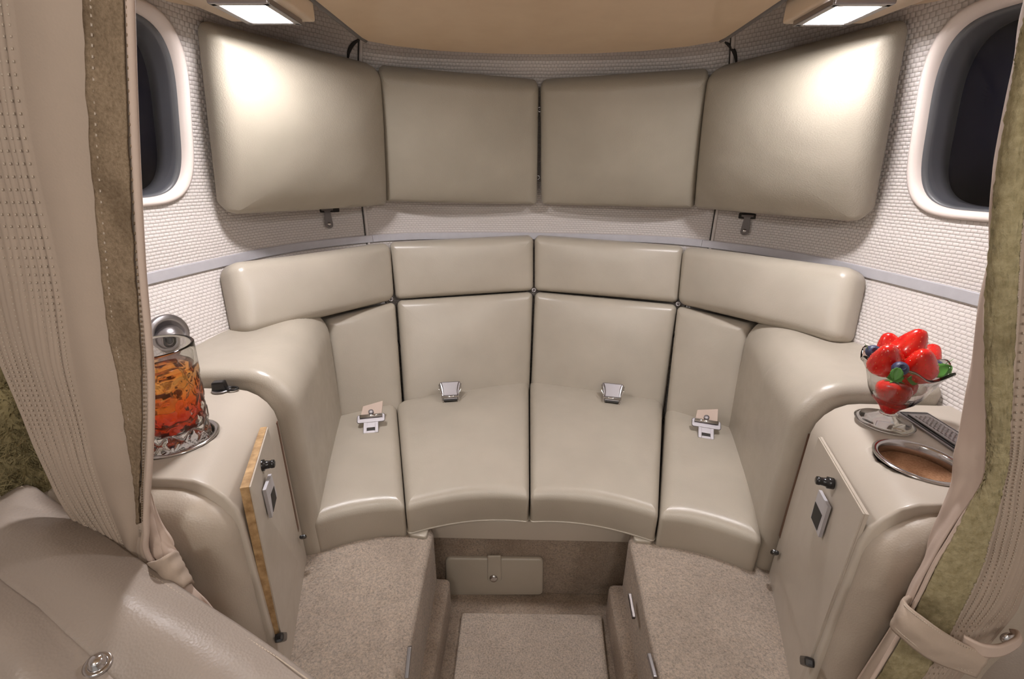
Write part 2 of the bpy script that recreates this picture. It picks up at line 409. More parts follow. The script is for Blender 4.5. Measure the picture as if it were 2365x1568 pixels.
def window(name, sg, win):
    sc, zc_, a, b = win; root = tag(empty(name, wall(sc, zc_-b-.02)), kind='structure')
    n = 120; e = .004
    def ringpt(ph, ea, depth):
        ix, iz = rr_pt(ph, a+ea, b+ea); p = wall(sc+ix, zc_+iz); out = V((p.x, 0, 0)).normalized(); return p+out*depth+V((0, 0, 0))
    prof = [(.0115, -.0005), (.0115, -.003), (.010, -.006), (.007, -.0075), (.003, -.007), (.001, -.005), (-.001, -.001), (-.001, .006)]
    vs, fs = [], []
    for ea, dp in prof:
        for k in range(n): vs.append(ringpt(2*math.pi*k/n, ea, dp))
    for i in range(len(prof)-1):
        for k in range(n): k2 = (k+1) % n; fs.append((i*n+k, i*n+k2, (i+1)*n+k2, (i+1)*n+k))
    meshobj('frame', vs, fs, M['white_trim'], root)
    prof = [(-.001, .004), (-.003, .008), (-.004, .014), (-.0045, .025), (-.005, .041)]; vs, fs = [], []
    for ea, dp in prof:
        for k in range(n): vs.append(ringpt(2*math.pi*k/n, ea, dp))
    for i in range(len(prof)-1):
        for k in range(n): k2 = (k+1) % n; fs.append((i*n+k, i*n+k2, (i+1)*n+k2, (i+1)*n+k))
    o = meshobj('liner', vs, fs, M['reveal'], root); solidify(o, .002)
    vs = [ringpt(2*math.pi*k/n, 0, .040) for k in range(n)]; cc = wall(sc, zc_)+V((sg*.040, 0, 0))
    vs.append(cc); o = meshobj('outer_pane', vs, [(k, (k+1) % n, n) for k in range(n)], M['pane'], root); solidify(o, .003)
    vs = [ringpt(2*math.pi*k/n, -.002, .010) for k in range(n)]; vs.append(wall(sc, zc_)+V((sg*.010, 0, 0)))
    o = meshobj('inner_pane', vs, [(k, (k+1) % n, n) for k in range(n)], M['glassthin'], root)
    return root
gt = bpy.data.materials.new('thin_acrylic'); gt.use_nodes = True; N = gt.node_tree.nodes; L = gt.node_tree.links; N.remove(N['Principled BSDF'])
tr = N.new('ShaderNodeBsdfTransparent'); tr.inputs[0].default_value = (.9, .9, .93, 1); gl = N.new('ShaderNodeBsdfGlossy'); gl.inputs['Roughness'].default_value = .03; mx = N.new('ShaderNodeMixShader')
fr = N.new('ShaderNodeLayerWeight'); fr.inputs[0].default_value = .5; pw = N.new('ShaderNodeMath'); pw.operation = 'POWER'; pw.inputs[1].default_value = 4; L.new(fr.outputs['Facing'], pw.inputs[0])
ma = N.new('ShaderNodeMath'); ma.operation = 'MULTIPLY_ADD'; L.new(pw.outputs[0], ma.inputs[0]); ma.inputs[1].default_value = .5; ma.inputs[2].default_value = .03; L.new(ma.outputs[0], mx.inputs[0]); L.new(tr.outputs[0], mx.inputs[1]); L.new(gl.outputs[0], mx.inputs[2]); L.new(mx.outputs[0], N['Material Output'].inputs[0])
M['glassthin'] = gt
sR, zR = hit_sz(2133, 380); sRt, zRt = hit_sz(2290, 22); sRb, zRb = hit_sz(2290, 493)
sL, zL = hit_sz(420, 260); sLt, zLt = hit_sz(306, 30); sLb, zLb = hit_sz(320, 466)
print('win', sR, zR, zRt, zRb, sL, zL, zLt, zLb)
bh = (zRt-zRb)/2; zc_ = (zRt+zRb)/2; aw = bh*.80
aw += .006; WR = (sR+aw-.010, zc_, aw, bh); WL = (sL-aw, zc_+.004, aw, bh)
side_wall('wall_right', 1, SEAM_R, WR); side_wall('wall_left', -1, SEAM_L, WL)
window('window_1', -1, WL); window('window_2', 1, WR)
for nm, s in (('wall_left_seam', SEAM_L), ('wall_right_seam', SEAM_R)):
    for dd, mm in ((-.003, 'weave'), (.0035, 'weave')):
        pass
for (s, par) in ((SEAM_L, 'wall_left'), (SEAM_R, 'wall_right')):
    w = bpy.data.objects[par]
    tube('seam_welt', [wall(s+.004, ZB+.3+(ZT-ZB-.3)*k/60, .001) for k in range(61)], .0035, M['weave'], w, 8)
    tube('seam_gap', [wall(s-.0015, ZB+.3+(ZT-ZB-.3)*k/60, .0003) for k in range(61)], .0012, M['dark'], w, 6)
for par, pts in (('wall_left', [(803, 140), (806, 118), (816, 101), (832, 90)]), ('wall_right', [(1701, 152), (1698, 126), (1688, 108), (1674, 97)])):
    tube('headliner_seam', [spline([hit(*p, .002) for p in pts], k/16) for k in range(17)], lambda t: .0012+.0022*math.sin(math.pi*t), M['dark'], bpy.data.objects[par], 8)
# metal trim around the wall
def band(name, s0, s1, zc, hh, n, m, d0=.001, d1=.005):
    vs, fs = [], []
    prof = [(-hh, d0), (-hh, d1-.001), (-hh+.001, d1), (hh-.001, d1), (hh, d1-.001), (hh, d0)]
    for i in range(n+1):
        s = s0+(s1-s0)*i/n
        for dz, d in prof: vs.append(wall(s, zc+dz, d))
    k = len(prof)
    for i in range(n):
        for j in range(k-1): a = i*k+j; fs.append((a, a+1, a+k+1, a+k))
    fs.append(tuple(range(k))); fs.append(tuple(reversed(range(n*k, n*k+k))))
    return tag(meshobj(name, vs, fs, m, None, smooth=False), kind='structure')
ZTR = -.1565
s1_ = hit_sz(860, 550)[0]; s2_ = hit_sz(1622, 560)[0]
band('trim_1', -SMAX+.3, s1_-.0008, ZTR, .0085, 80, M['alu']); band('trim_2', s1_, s2_, ZTR, .0085, 60, M['alu']); band('trim_3', s2_+.0008, SMAX-.3, ZTR, .0085, 80, M['alu'])
# ceiling
def flat(name, pts, z, t, m, kind='structure', parent=None):
    o = poly_prism(name, [V((x, y, z+t)) for x, y in pts], V((0, 0, 1)), t, m, parent); return tag(o, kind=kind) if kind else o
arcp = [(.292, .845), (.25, .880), (.18, .912), (.09, .93), (0, .936)]
cp = [(.292, -.9), (.292, .60)]+arcp+[(-x, y) for x, y in reversed(arcp[:-1])]+[(-.292, .60), (-.292, -.9)]
cl = tag(empty('ceiling', (0, 0, .21)), kind='structure')
def ceil_z(x, y): return .2+.012*(x/.292)**2*0
tp = flat('tan_panel', cp, .200, .006, M['tan'], None, cl)
bm = bmesh.new(); bm.from_mesh(tp.data); bmesh.ops.recalc_face_normals(bm, faces=bm.faces); bm.to_mesh(tp.data); bm.free()
for sg in (-1, 1):
    tube('edge_gasket', [V((sg*.294, -.9, .2015)), V((sg*.294, .6, .2015)), V((sg*.294, .83, .2015)), V((sg*.291, .848, .2015))], .0042, M['gasket'], cl, 8)
    o = flat('cream_side_panel', [(sg*.30, -.9), (sg*.30, .655), (sg*.49, .655), (sg*.53, .4), (sg*.53, -.9)], .222, .004, M['cream'], None, cl)
    bm = bmesh.new(); bm.from_mesh(o.data); bmesh.ops.recalc_face_normals(bm, faces=bm.faces); bm.to_mesh(o.data); bm.free()
o = poly_prism('crown_panel', [V((x, y, ZT)) for x, y in [(-.62, -.9), (.62, -.9), (.62, 1.2), (-.62, 1.2)]], V((0, 0, 1)), .006, M['weave'], cl)
# floor
fl = tag(poly_prism('floor', [V((-.6, -.9, -H)), V((.6, -.9, -H)), V((.6, 1.25, -H)), V((-.6, 1.25, -H))], V((0, 0, 1)), .01, M['carpet_worn']), kind='structure')
# ------------------------------------------------------------------ carpeted platforms and well
ZP = -.604
def soft_box(name, c8, m, parent=None, bev=.012):
    """c8: 4 plan points (ccw) bottom z, top z"""
    pts, z0, z1 = c8; n = len(pts)
    vs = [V((x, y, z0)) for x, y in pts]+[V((x, y, z1)) for x, y in pts]
    fs = [tuple(range(n)), tuple(range(n, 2*n))]+[(i, (i+1) % n, (i+1) % n+n, i+n) for i in range(n)]
    o = meshobj(name, vs, fs, m, parent, smooth=True)
    bm = bmesh.new(); bm.from_mesh(o.data); bmesh.ops.recalc_face_normals(bm, faces=bm.faces)
    bmesh.ops.bevel(bm, geom=bm.edges[:], offset=bev, segments=4, affect='EDGES', profile=.5, clamp_overlap=True); bm.to_mesh(o.data); bm.free()
    return o
for sg, nm in ((-1, 'left'), (1, 'right')):
    f = soft_box('platform_'+nm, ([(sg*.175, .615), (sg*.158, .25), (sg*.155, -.5), (sg*.46, -.5), (sg*.46, .90)], -H+.001, ZP), M['carpet'])
    tag(f, kind='structure')
    g = soft_box('floor_ledge_'+nm, ([(sg*.150, .615), (sg*.1455, .25), (sg*.145, -.5), (sg*.185, -.5), (sg*.195, .615)], -H+.001, -.725), M['carpet_worn'], bev=.010)
    tag(g, kind='structure')
    for (pa, pb) in ([((943, 1492), (936, 1565))] if sg < 0 else [((1502, 1512), (1517, 1567)), ((1457, 1372), (1467, 1428))]):
        p0 = V((sg*.160, .30, 0)); nn = V((-sg, 0, 0)); a = atplane(*pa, p0, nn); b_ = atplane(*pb, p0, nn)
        o = box('latch_plate', (a+b_)/2+V((-sg*.002, 0, 0)), (.0025, (a-b_).length/2, .0035), M['darkmetal' if pa[0] == 1457 else 'satin'], f, ax=V((1, 0, 0)), ay=(a-b_).normalized(), az=V((1, 0, 0)).cross((a-b_).normalized()))
mat_o = soft_box('floor_mat', ([(-.128, .600), (-.118, .15), (.118, .15), (.142, .607)], -H+.001, -H+.012), M['carpet'], bev=.004)
tag(mat_o, 'beige carpet mat lying in the sunken floor between the two raised platforms', 'mat')
# seat plinth
pl = soft_box('seat_plinth', ([(-.19, .64), (.19, .645), (.46, .80), (.35, 1.0), (0, 1.06), (-.35, 1.0), (-.46, .80)], ZP-.052, ZP-.006), M['cab_leather'], bev=.003)
tag(pl, 'smooth beige plinth board under the two middle seat cushions', 'seat base')
for c_ in ([(940, 1206), (992, 1214), (984, 1243), (944, 1236)], [(1458, 1224), (1512, 1222), (1506, 1254), (1466, 1250)]):
    quad_slab('corner_tab', [atz(x, y, ZP+.004) for x, y in c_], M['leather'], pl, T=.006, re=.003, rc=.006, rb=.001)
rb = soft_box('riser_carpet', ([(-.20, .652), (.20, .657), (.20, .70), (-.20, .70)], -H+.001, ZP-.050), M['carpet_worn'], bev=.003)
rb.name = 'wall_riser'; tag(rb, kind='structure')
# pocket flap
y0 = .650
pk = quad_slab('storage_pocket', [aty(1029, 1286, y0), aty(1255, 1288, y0), aty(1254, 1371, y0), aty(1030, 1372, y0)], M['leather'], T=.004, re=.004, rc=.010, crown=.001, rb=.001)
tag(pk, 'beige leather pocket flap with a snap strap on the carpeted riser', 'pocket')
quad_slab('strap', [aty(1126, 1283, y0-.006), aty(1157, 1283, y0-.006), aty(1158, 1342, y0-.0065), aty(1126, 1342, y0-.0065)], M['leather'], pk, T=.002, re=.002, rc=[.002, .002, .007, .007], rb=.0006)
lathe('snap', [(.008, 0), (.0083, .001), (.007, .0028), (.004, .0038), (0, .004)], M['chrome'], pk, 24, aty(1140, 1335, y0-.0088), axis=(0, -1, .15))
# ------------------------------------------------------------------ wall pads
def pad(name, px, d, m, T, re, rc, crown, label, cat, group, seed, bulge=0., wr=.0012, cp=3):
    c = [hit(x, y, d) for x, y in px]; P = None
    if bulge:
        nn = ((c[1]-c[0]).cross(c[0]-c[3])).normalized(); P = bulged(c, top=-nn*bulge, bot=-nn*bulge)
    hw = ((c[1]-c[0]).length+(c[2]-c[3]).length)/4; hh = ((c[0]-c[3]).length+(c[1]-c[2]).length)/4
    o = slab(name, P or bil(c), hw, hh, m, T=T, re=re, rc=rc, crown=crown, rb=.008, wr=wr, seed=seed, inv=1, cp=cp)
    # the outline follows u (left-right) and v (down-up); make sure it faces the cabin
    return tag(o, label, cat, group)
D1 = .026
pad('wall_pad', [(468, 52), (870, 155), (888, 470), (513, 491)], D1, M['pad_leather'], .022, .022, .018, .027, 'large upholstered wall pad under the left ceiling lamp, brightly lit corner', 'pad', 'upholstered pads round the upper wall', 1)
pad('wall_pad', [(872, 157), (1244, 190), (1240, 469), (888, 461)], D1, M['pad_leather'], .022, .020, .012, .018, 'square upper wall pad just left of the centre joint', 'pad', 'upholstered pads round the upper wall', 2)
pad('wall_pad', [(1248, 190), (1639, 164), (1604, 477), (1250, 468)], D1, M['pad_leather'], .022, .020, .012, .018, 'square upper wall pad just right of the centre joint', 'pad', 'upholstered pads round the upper wall', 3)
pad('wall_pad', [(1644, 162), (2086, 50), (2004, 508), (1609, 476)], D1, M['pad_leather'], .022, .022, .018, .027, 'large upholstered wall pad under the right ceiling lamp, beside the window', 'pad', 'upholstered pads round the upper wall', 4)
D2 = .035
SG = 'padded strips under the metal trim'
pad('headrest_cushion', [(520, 609), (896, 559), (905, 692), (556, 778)], D2, M['leather'], .03, .020, .022, .010, 'long padded headrest strip above the left armrest', 'cushion', SG, 5, .010)
pad('headrest_cushion', [(899, 559), (1231, 545), (1231, 670), (914, 691)], D2, M['leather'], .03, .017, .013, .008, 'short headrest strip left of the centre joint, above a tall back cushion', 'cushion', SG, 6, .004)
pad('headrest_cushion', [(1235, 545), (1579, 568), (1566, 699), (1235, 670)], D2, M['leather'], .03, .017, .013, .008, 'short headrest strip right of the centre joint, above a tall back cushion', 'cushion', SG, 7, .004)
pad('headrest_cushion', [(1582, 568), (1988, 622), (1946, 798), (1571, 702)], D2, M['leather'], .03, .020, .022, .010, 'long padded headrest strip above the right armrest', 'cushion', SG, 8, .010)
# back cushions
ZS = -.545
def back(px, seed, label, cp=3):
    t = [hit(*p, D2+.008) for p in px[:2]]; b_ = [atz(*p, ZS+.015) for p in px[2:]]; b_ = [EYE+(p-EYE)*1.03 for p in b_]
    c = [t[0], t[1], b_[0], b_[1]]
    c = [c[0], c[1], c[2]+(c[2]-c[1])*.2, c[3]+(c[3]-c[0])*.2]
    o = quad_slab('back_cushion', c, M['leather'], T=.035, re=.018, rc=.013, crown=.012, rb=.008, wr=.0012, seed=seed, cp=cp)
    return tag(o, label, 'cushion', 'tall cushions of the seat back')
back([(748, 738), (909, 697), (929, 935), (772, 968)], 11, 'narrow back cushion next to the left armrest')
back([(917, 694), (1230, 674), (1222, 890), (933, 928)], 12, 'wide back cushion left of the centre gap')
back([(1236, 674), (1564, 704), (1534, 934), (1227, 890)], 13, 'wide back cushion right of the centre gap')
back([(1568, 706), (1738, 748), (1703, 1003), (1539, 952)], 14, 'narrow back cushion next to the right armrest')
# seat cushions
def seat(px, seed, label, front=.0, side=V((0, 0, 0)), lside=V((0, 0, 0)), T=.052, zf=0):
    c = [atz(px[0][0], px[0][1], ZS), atz(px[1][0], px[1][1], ZS), atz(px[2][0], px[2][1], ZS-.004), atz(px[3][0], px[3][1], ZS-.004)]
    c[0] = c[0]+(c[0]-c[3])*.012; c[1] = c[1]+(c[1]-c[2])*.012
    P = bulged(c, bot=V((0, front, 0)), right=side, left=lside)
    hw = ((c[1]-c[0]).length+(c[2]-c[3]).length)/4; hh = ((c[0]-c[3]).length+(c[1]-c[2]).length)/4
    o = slab('seat_cushion', P, hw, hh, M['leather'], T=T, re=.018, rc=[.022, .022, .009, .009], crown=.012, rb=.005, wr=.0012, seed=seed, ns=24, cp=3)
    vs, fs, n, k = slab_data(P, hw, hh, T=T, re=.018, rc=[.022, .022, .009, .009], crown=0, rb=.005, ns=24)
    if T < .06:
        ring = vs[(k-7)*n:(k-6)*n]
        tube('piping', ring, .0018, M['leather'], o, 6, closed=True)
    return tag(o, label, 'cushion', 'fan shaped seat cushions')
seat([(768, 978), (916, 943), (936, 1182), (721, 1220)], 21, 'narrow seat cushion beside the left armrest', .012, T=.066)
seat([(917, 940), (1221, 884), (1222, 1158), (938, 1185)], 22, 'wide seat cushion left of the centre gap', .016)
seat([(1224, 884), (1530, 938), (1519, 1202), (1225, 1158)], 23, 'wide seat cushion right of the centre gap', .016)
seat([(1537, 950), (1702, 1003), (1758, 1265), (1522, 1205)], 24, 'narrow seat cushion beside the right armrest', .012, side=V((.012, .008, 0)), T=.066)
# screws between the cushions
def screw(px, py, d, label):
    p = hit(px, py, d); ax = (EYE-p).normalized(); r_ = tag(empty('screw', p), label, 'screw', 'screws between the cushions')
    lathe('washer', [(0, 0), (.0055, 0), (.006, .001), (.005, .002), (.003, .0022), (.0028, .0015)], M['satin'], r_, 20, p, ax)
    lathe('screw_head', [(.0026, .001), (.0026, .0028), (.0015, .0036), (0, .0036)], M['darkmetal'], r_, 16, p, ax)
screw(1233, 670, .05, 'small screw where the four middle cushions meet')
screw(903, 691, .05, 'small screw at the left joint of strips and back cushions')
screw(1566, 702, .05, 'small screw at the right joint of strips and back cushions')
screw(1246, 253, .035, 'upper screw in the joint of the two square wall pads')
screw(1242, 410, .035, 'lower screw in the joint of the two square wall pads')
# latches under the pads
def tab(px, py, label):
    p = hit(px, py, .004); q = hit(px, py+28, .004); n_ = (EYE-p); n_.z = 0; n_.normalize(); n_ = (n_+V((-p.x, .3-p.y, 0)).normalized()).normalized()
    x = V((-n_.y, n_.x, 0)); z = V((0, 0, 1)); r_ = tag(empty('pad_latch', p), label, 'latch', 'metal tabs hanging below the wall pads')
    box('slot', p+x*.004-n_*.001, (.022, .003, .006), M['dark'], r_, x, n_, z, .002)
    vs = []; pts = []
    for k in range(13):
        a = math.pi+math.pi*k/12; pts.append(p+n_*.006+x*(.0085*math.cos(a))+z*(-.032+.0085*math.sin(a)))
    pts += [p+n_*.006+x*.006+z*(-.004), p+n_*.006+x*.0095+z*.001, p+n_*.006-x*.0095+z*.001, p+n_*.006-x*.006+z*(-.004)]
    poly_prism('tab', pts, n_, .0025, M['darkmetal'], r_)
    box('hinge_bar', p+n_*.005+z*.001, (.012, .003, .0025), M['darkmetal'], r_, x, n_, z, .001)
    lathe('rivet', [(0.0042, 0), (.0042, .001), (.003, .0022), (0, .0026)], M['chrome'], r_, 18, p+n_*.0062+z*(-.031), n_)
tab(755, 484, 'dark metal latch tab under the left large wall pad')
tab(1727, 499, 'dark metal latch tab under the right large wall pad')
# ------------------------------------------------------------------ ceiling lamps
def lamp(sg, label):
    root = tag(empty('reading_lamp', (sg*.38, .66, .23)), label, 'lamp', 'ceiling lamps either side of the tan panel')
    ZL = .178
    px = [(578, 49), (672, 47), (615, 6), (512, 8)] if sg < 0 else [(1862, 51), (1957, 51), (2030, 9), (1925, 9)]
    q = [atz(x, y, ZL-.003) for x, y in px]            # far left, far right, near right, near left
    xs = [abs(p.x) for p in q]; A, B = (q[1].x+q[2].x)/2, (q[0].x+q[3].x)/2
    A, B = min(abs(A), abs(B)), max(abs(A), abs(B)); yb2, ya = (q[0].y+q[1].y)/2, (q[2].y+q[3].y)/2
    cor = atz(*((730, 52) if sg < 0 else (1805, 57)), ZL); x0 = abs(cor.x); yb = cor.y
    soft_box('housing', ([(sg*x0, .40), (sg*x0, yb), (sg*(B+.035), yb-.002), (sg*(B+.07), .40)], ZL, .262), M['cream'], root, .003)
    for (c, h) in (((sg*(A-.004), (ya+yb2)/2, ZL-.002), (.0045, (yb2-ya)/2+.008, .004)), ((sg*(B+.004), (ya+yb2)/2, ZL-.002), (.0045, (yb2-ya)/2+.008, .004)),
                   ((sg*(A+B)/2, ya-.005, ZL-.002), ((B-A)/2+.008, .005, .004)), ((sg*(A+B)/2, yb2+.003, ZL-.002), ((B-A)/2+.008, .0035, .004))):
        box('bezel', c, h, M['satin'], root, bev=.0015)
    box('lens', (sg*(A+B)/2, (ya+yb2)/2, ZL-.001), ((B-A)/2, (yb2-ya)/2, .002), M['lens'], root, bev=.0006)
    print('lamp', sg, A, B, ya, yb2, x0, yb)
lamp(-1, 'lit square ceiling lamp in the cream box at top left')
lamp(1, 'lit square ceiling lamp in the cream box at top right')
for sg in (-1, 1):   # cream cove along the wall
    pts = [V((sg*x, y, z)) for x, y, z in [(.435, .715, .212), (.47, .66, .210), (.50, .58, .206), (.515, .45, .204), (.52, .2, .204), (.52, -.8, .204)]]
    cv = tube('ceiling_cove', [spline(pts, k/30) for k in range(31)], lambda t: .006+.012*min(1, t*4), M['cream'], cl, 14)
# ------------------------------------------------------------------ armrests and cabinets
def profile_fn(xw, z_top, zb, r_, fr, bk, sg, y0, y1):
    """u: wall -> corner -> bottom, v: near -> far. fr/bk: inner |x| at y0/y1"""
    def P(u, v):
        y = y0+(y1-y0)*(v+1)/2; xi = fr+(bk-fr)*(v+1)/2; xo = xw
        L1 = xo-xi-r_; L2 = math.pi/2*r_; L3 = z_top-r_-zb; T_ = L1+L2+L3; t = (u+1)/2*T_
        if t < L1: x, z = xo-t, z_top
        elif t < L1+L2: a = (t-L1)/r_; x, z = xi+r_-r_*math.sin(a), z_top-r_+r_*math.cos(a)
        else: x, z = xi, z_top-r_-(t-L1-L2)
        return V((sg*x, y, z))
    T_ = (xw-(fr+bk)/2-r_)+math.pi/2*r_+(z_top-r_-zb)
    return P, T_/2
def shell(name, sg, xw, zt, zb, r_, fr, bk, y0, y1, m, parent=None, **kw):
    P, hw = profile_fn(xw, zt, zb, r_, fr, bk, sg, y0, y1)
    return slab(name, P, hw, (y1-y0)/2*1.05, m, parent, inv=(1 if sg < 0 else -1), ns=44, **kw)
side = {}
for sg, nm in ((-1, 'left'), (1, 'right')):
    fr, bk = (.352, .442) if sg < 0 else (.368, .448)
    a = shell('armrest', sg, .56, -.283, -.622, .048, fr+.012, bk+.012, .547, .875, M['leather'], T=.035, re=.016, rc=.02, crown=.0, rb=.008)
    tag(a, f'rounded leather armrest between the {nm} cabinet and the seat', 'armrest')
    # cabinet
    fx, bx, xw = (.311, .377, .545) if sg < 0 else (.322, .389, .56)
    y0, y1 = (.347, .541) if sg < 0 else (.343, .541)
    root = tag(empty('side_cabinet', (sg*.43, .44, -.79)), ('left cabinet with rounded top, the glass of iced tea standing on it' if sg < 0 else 'right cabinet with rounded top, the fruit sundae standing on it'), 'cabinet')
    body = shell('body', sg, xw, -.2935, -.80, .048, fx, bx, y0, y1, M['cab_leather'], root, T=.012, re=.0035, rc=.004, crown=0, rb=.002)
    side[sg] = (root, body, fx, bx, y0, y1, xw)
    # padded end
    c = [V((sg*fx*1.0, y0-.004, -.300)), V((sg*xw, y0-.004, -.300)), V((sg*xw, y0-.004, -.585)), V((sg*(fx+.004), y0-.004, -.585))]
    if sg > 0: P = bil(c); rcs = [.01, .055, .03, .01]
    else: P = bil([c[1], c[0], c[3], c[2]]); rcs = [.055, .01, .01, .03]
    quad_slab('end_pad', c, M['end_leather'], root, P=P, T=.006, re=.022, rc=rcs, crown=.006, rb=.002, ns=24)
    quad_slab('end_panel', [V((sg*fx, y0+.006, -.345)), V((sg*xw, y0+.006, -.345)), V((sg*xw, y0+.006, -.80)), V((sg*fx, y0+.006, -.80))], M['door_laminate'], root, T=.01, re=.002, rc=.003, rb=.001, inv=sg)
    # door on the inner face
    p0 = V((sg*fx, y0, 0)); p1 = V((sg*bx, y1, 0)); dy = (p1-p0).normalized(); nn = V((-sg, 0, 0)); nn = (nn-dy*nn.dot(dy)).normalized()
    if sg < 0: dpx = [(548, 1146), (655, 1482), (704, 1290), (628, 985)]
    else: dpx = [(1985, 1196), (1912, 1532), (1795, 1270), (1880, 1003)]
    q = [atplane(*p, p0+nn*.014, nn) for p in dpx]      # front top, front bottom, back bottom, back top
    yf, yk = (q[0].y+q[1].y)/2, (q[2].y+q[3].y)/2; zt_, zbt = (q[0].z+q[3].z)/2, (q[1].z+q[2].z)/2
    print('door', sg, [tuple(round(t, 3) for t in p) for p in q])
    yk = min(yk, y1-.012); yf = max(yf, y0+.006)
    zft, zbk_t, zfb, zbb = (-.306, -.316, -.528, -.556) if sg < 0 else (-.310, -.322, -.530, -.552)
    def dp(y, z, o_): t = (y-p0.y)/dy.y; b_ = p0+dy*t; return V((b_.x, b_.y, z))+nn*o_
    e1 = .011+.004*(sg < 0)-.006*(sg > 0); e2 = .008-.004*(sg > 0)
    dr = poly_prism('door', [dp(yf, zft, e1), dp(yf, zfb, e2), dp(yk, zbb, .004), dp(yk, zbk_t, .004)], nn, .008 if sg < 0 else .003, M['wood'] if sg < 0 else M['door_laminate'], root)
    poly_prism('door_face', [dp(yf+.0012, zft-.0012, e1+.0015), dp(yf+.0012, zfb+.001, e2+.0015), dp(yk, zbb+.001, .0055), dp(yk, zbk_t-.0012, .0055)], nn, .0025, M['door_laminate'], dr)
    for o in (dr, dr.children[0]):
        bm = bmesh.new(); bm.from_mesh(o.data); bmesh.ops.recalc_face_normals(bm, faces=bm.faces); bm.to_mesh(o.data); bm.free()
    pz = lambda px, py, o_=.0125: atplane(px, py, p0+nn*o_, nn)
    kb = pz(*((606, 1075) if sg < 0 else (1915, 1115)), .012)
    lathe('lock_button', [(.0065, -.004), (.0068, .002), (.005, .003), (.0045, .009), (.005, .0095), (.0048, .0125), (.003, .0135), (0, .0135)], M['black'], dr, 24, kb, nn)
    if sg < 0: pc, hc = [(614, 1131), (627, 1094), (640, 1141), (629, 1195)], [(626, 1142), (633, 1122), (639, 1150), (632, 1182)]
    else: pc, hc = [(1891, 1131), (1912, 1170), (1890, 1240), (1872, 1194)], [(1883, 1158), (1898, 1190), (1886, 1225), (1873, 1195)]
    lp = poly_prism('latch', [pz(*p, .0185 if sg < 0 else .0115) for p in pc], nn, .0035, M['alu'], dr)
    hp = poly_prism('latch_recess', [pz(*p, .0188 if sg < 0 else .0118) for p in hc], nn, .002, M['dark'], lp)
    for o in (lp, hp):
        bm = bmesh.new(); bm.from_mesh(o.data); bmesh.ops.recalc_face_normals(bm, faces=bm.faces); bm.to_mesh(o.data); bm.free()
    for (hx, hy, L_) in ([(649, 1472, .011), (700, 1240, .006)] if sg < 0 else [(1864, 1528, .011), (1789, 1276, .007)]):
        c_ = pz(hx, hy, .011); box('hinge', c_, (L_*.45, L_*1.0, .005), M['black'], dr, (dy*.8+V((0, 0, .6))).normalized(), (V((0, 0, .8))-dy*.6).normalized(), nn, .003)
    # brown strip standing in the gap next to the armrest
    a_, b_ = ((640, 975), (690, 1225)) if sg < 0 else ((1866, 1000), (1800, 1240))
    A, B = pz(*a_, .004), pz(*b_, .004)
    poly_prism('veneer_strip', [A-dy*.003, A+dy*.004, B+dy*.004, B-dy*.003], nn, .004, M['brownstrip'], root)
# cup holders: the hole is cut into the cabinet top, then lined
def evalmesh(o):
    dg = bpy.context.evaluated_depsgraph_get(); return bpy.data.meshes.new_from_object(o.evaluated_get(dg))
ZC = -.290
for sg, (px, py), r_, dep in ((-1, (412, 1012), .0375, .005), (1, (2124, 1066), .0385, .011)):
    root, body, *_ = side[sg]; c = atz(px, py, ZC)
    cut = lathe('cutter', [(r_, -.008), (r_, .03)], None, None, 64, (c.x, c.y, ZC)); 
    for v_ in cut.data.vertices:
        if v_.co.z < ZC: v_.co.z = ZC-.03
    cut.location = root.location          # parts still sit on their base's offset here
    md = body.modifiers.new('b', 'BOOLEAN'); md.operation = 'DIFFERENCE'; md.solver = 'EXACT'; md.object = cut
    me = evalmesh(body); print('bool', sg, len(body.data.polygons), len(me.polygons)); body.modifiers.clear(); me.materials.clear(); me.materials.append(M['cab_leather']); body.data = me
    bpy.data.objects.remove(cut)
    h = tag(empty('cup_holder', (c.x, c.y, ZC-.01)), 'round metal cup holder ring around the foot of the iced tea glass' if sg < 0 else 'empty round metal cup holder lined with brown cork in the right cabinet top', 'cup holder')
    lathe('rim', [(r_+.0025, -.0005), (r_+.003, .001), (r_+.001, .0022), (r_-.0015, .002), (r_-.003, .0003), (r_-.0032, -dep), (r_-.0032, -dep-.002), (r_-.0005, -dep-.002), (r_-.0005, -.0008)], M['chrome'], h, 72, (c.x, c.y, ZC+.0005), closed=True)
    lathe('liner', [(0.0001, -dep-.0005), (r_-.0034, -dep-.0005), (r_-.0034, -dep-.0018), (0.0001, -dep-.0018)], M['cork'] if sg > 0 else M['satin'], h, 48, (c.x, c.y, ZC))
    if sg < 0: TUM = V((c.x, c.y, ZC-dep+.0002))
# black stopper on the left cabinet
p = atz(513, 902, ZC); r_ = tag(empty('black_cap', p), 'small black rubber cap with a ring on the back of the left cabinet', 'cap')
lathe('ring', [(.012, 0), (.0125, .001), (.011, .002), (.008, .002), (.0078, .0005)], M['satin'], r_, 32, p+V((0, 0, .001)))
box('plug', p+V((-.002, 0, .008)), (.009, .006, .0065), M['black'], r_, V((.97, .2, 0)).normalized(), V((-.2, .97, 0)).normalized(), V((0, 0, 1)), .002, tap=.85)
tube('loop', [p+V((.015+.007*math.cos(a), .001+.005*math.sin(a), .003)) for a in [2*math.pi*k/20 for k in range(20)]], .0015, M['black'], r_, 8, closed=True)
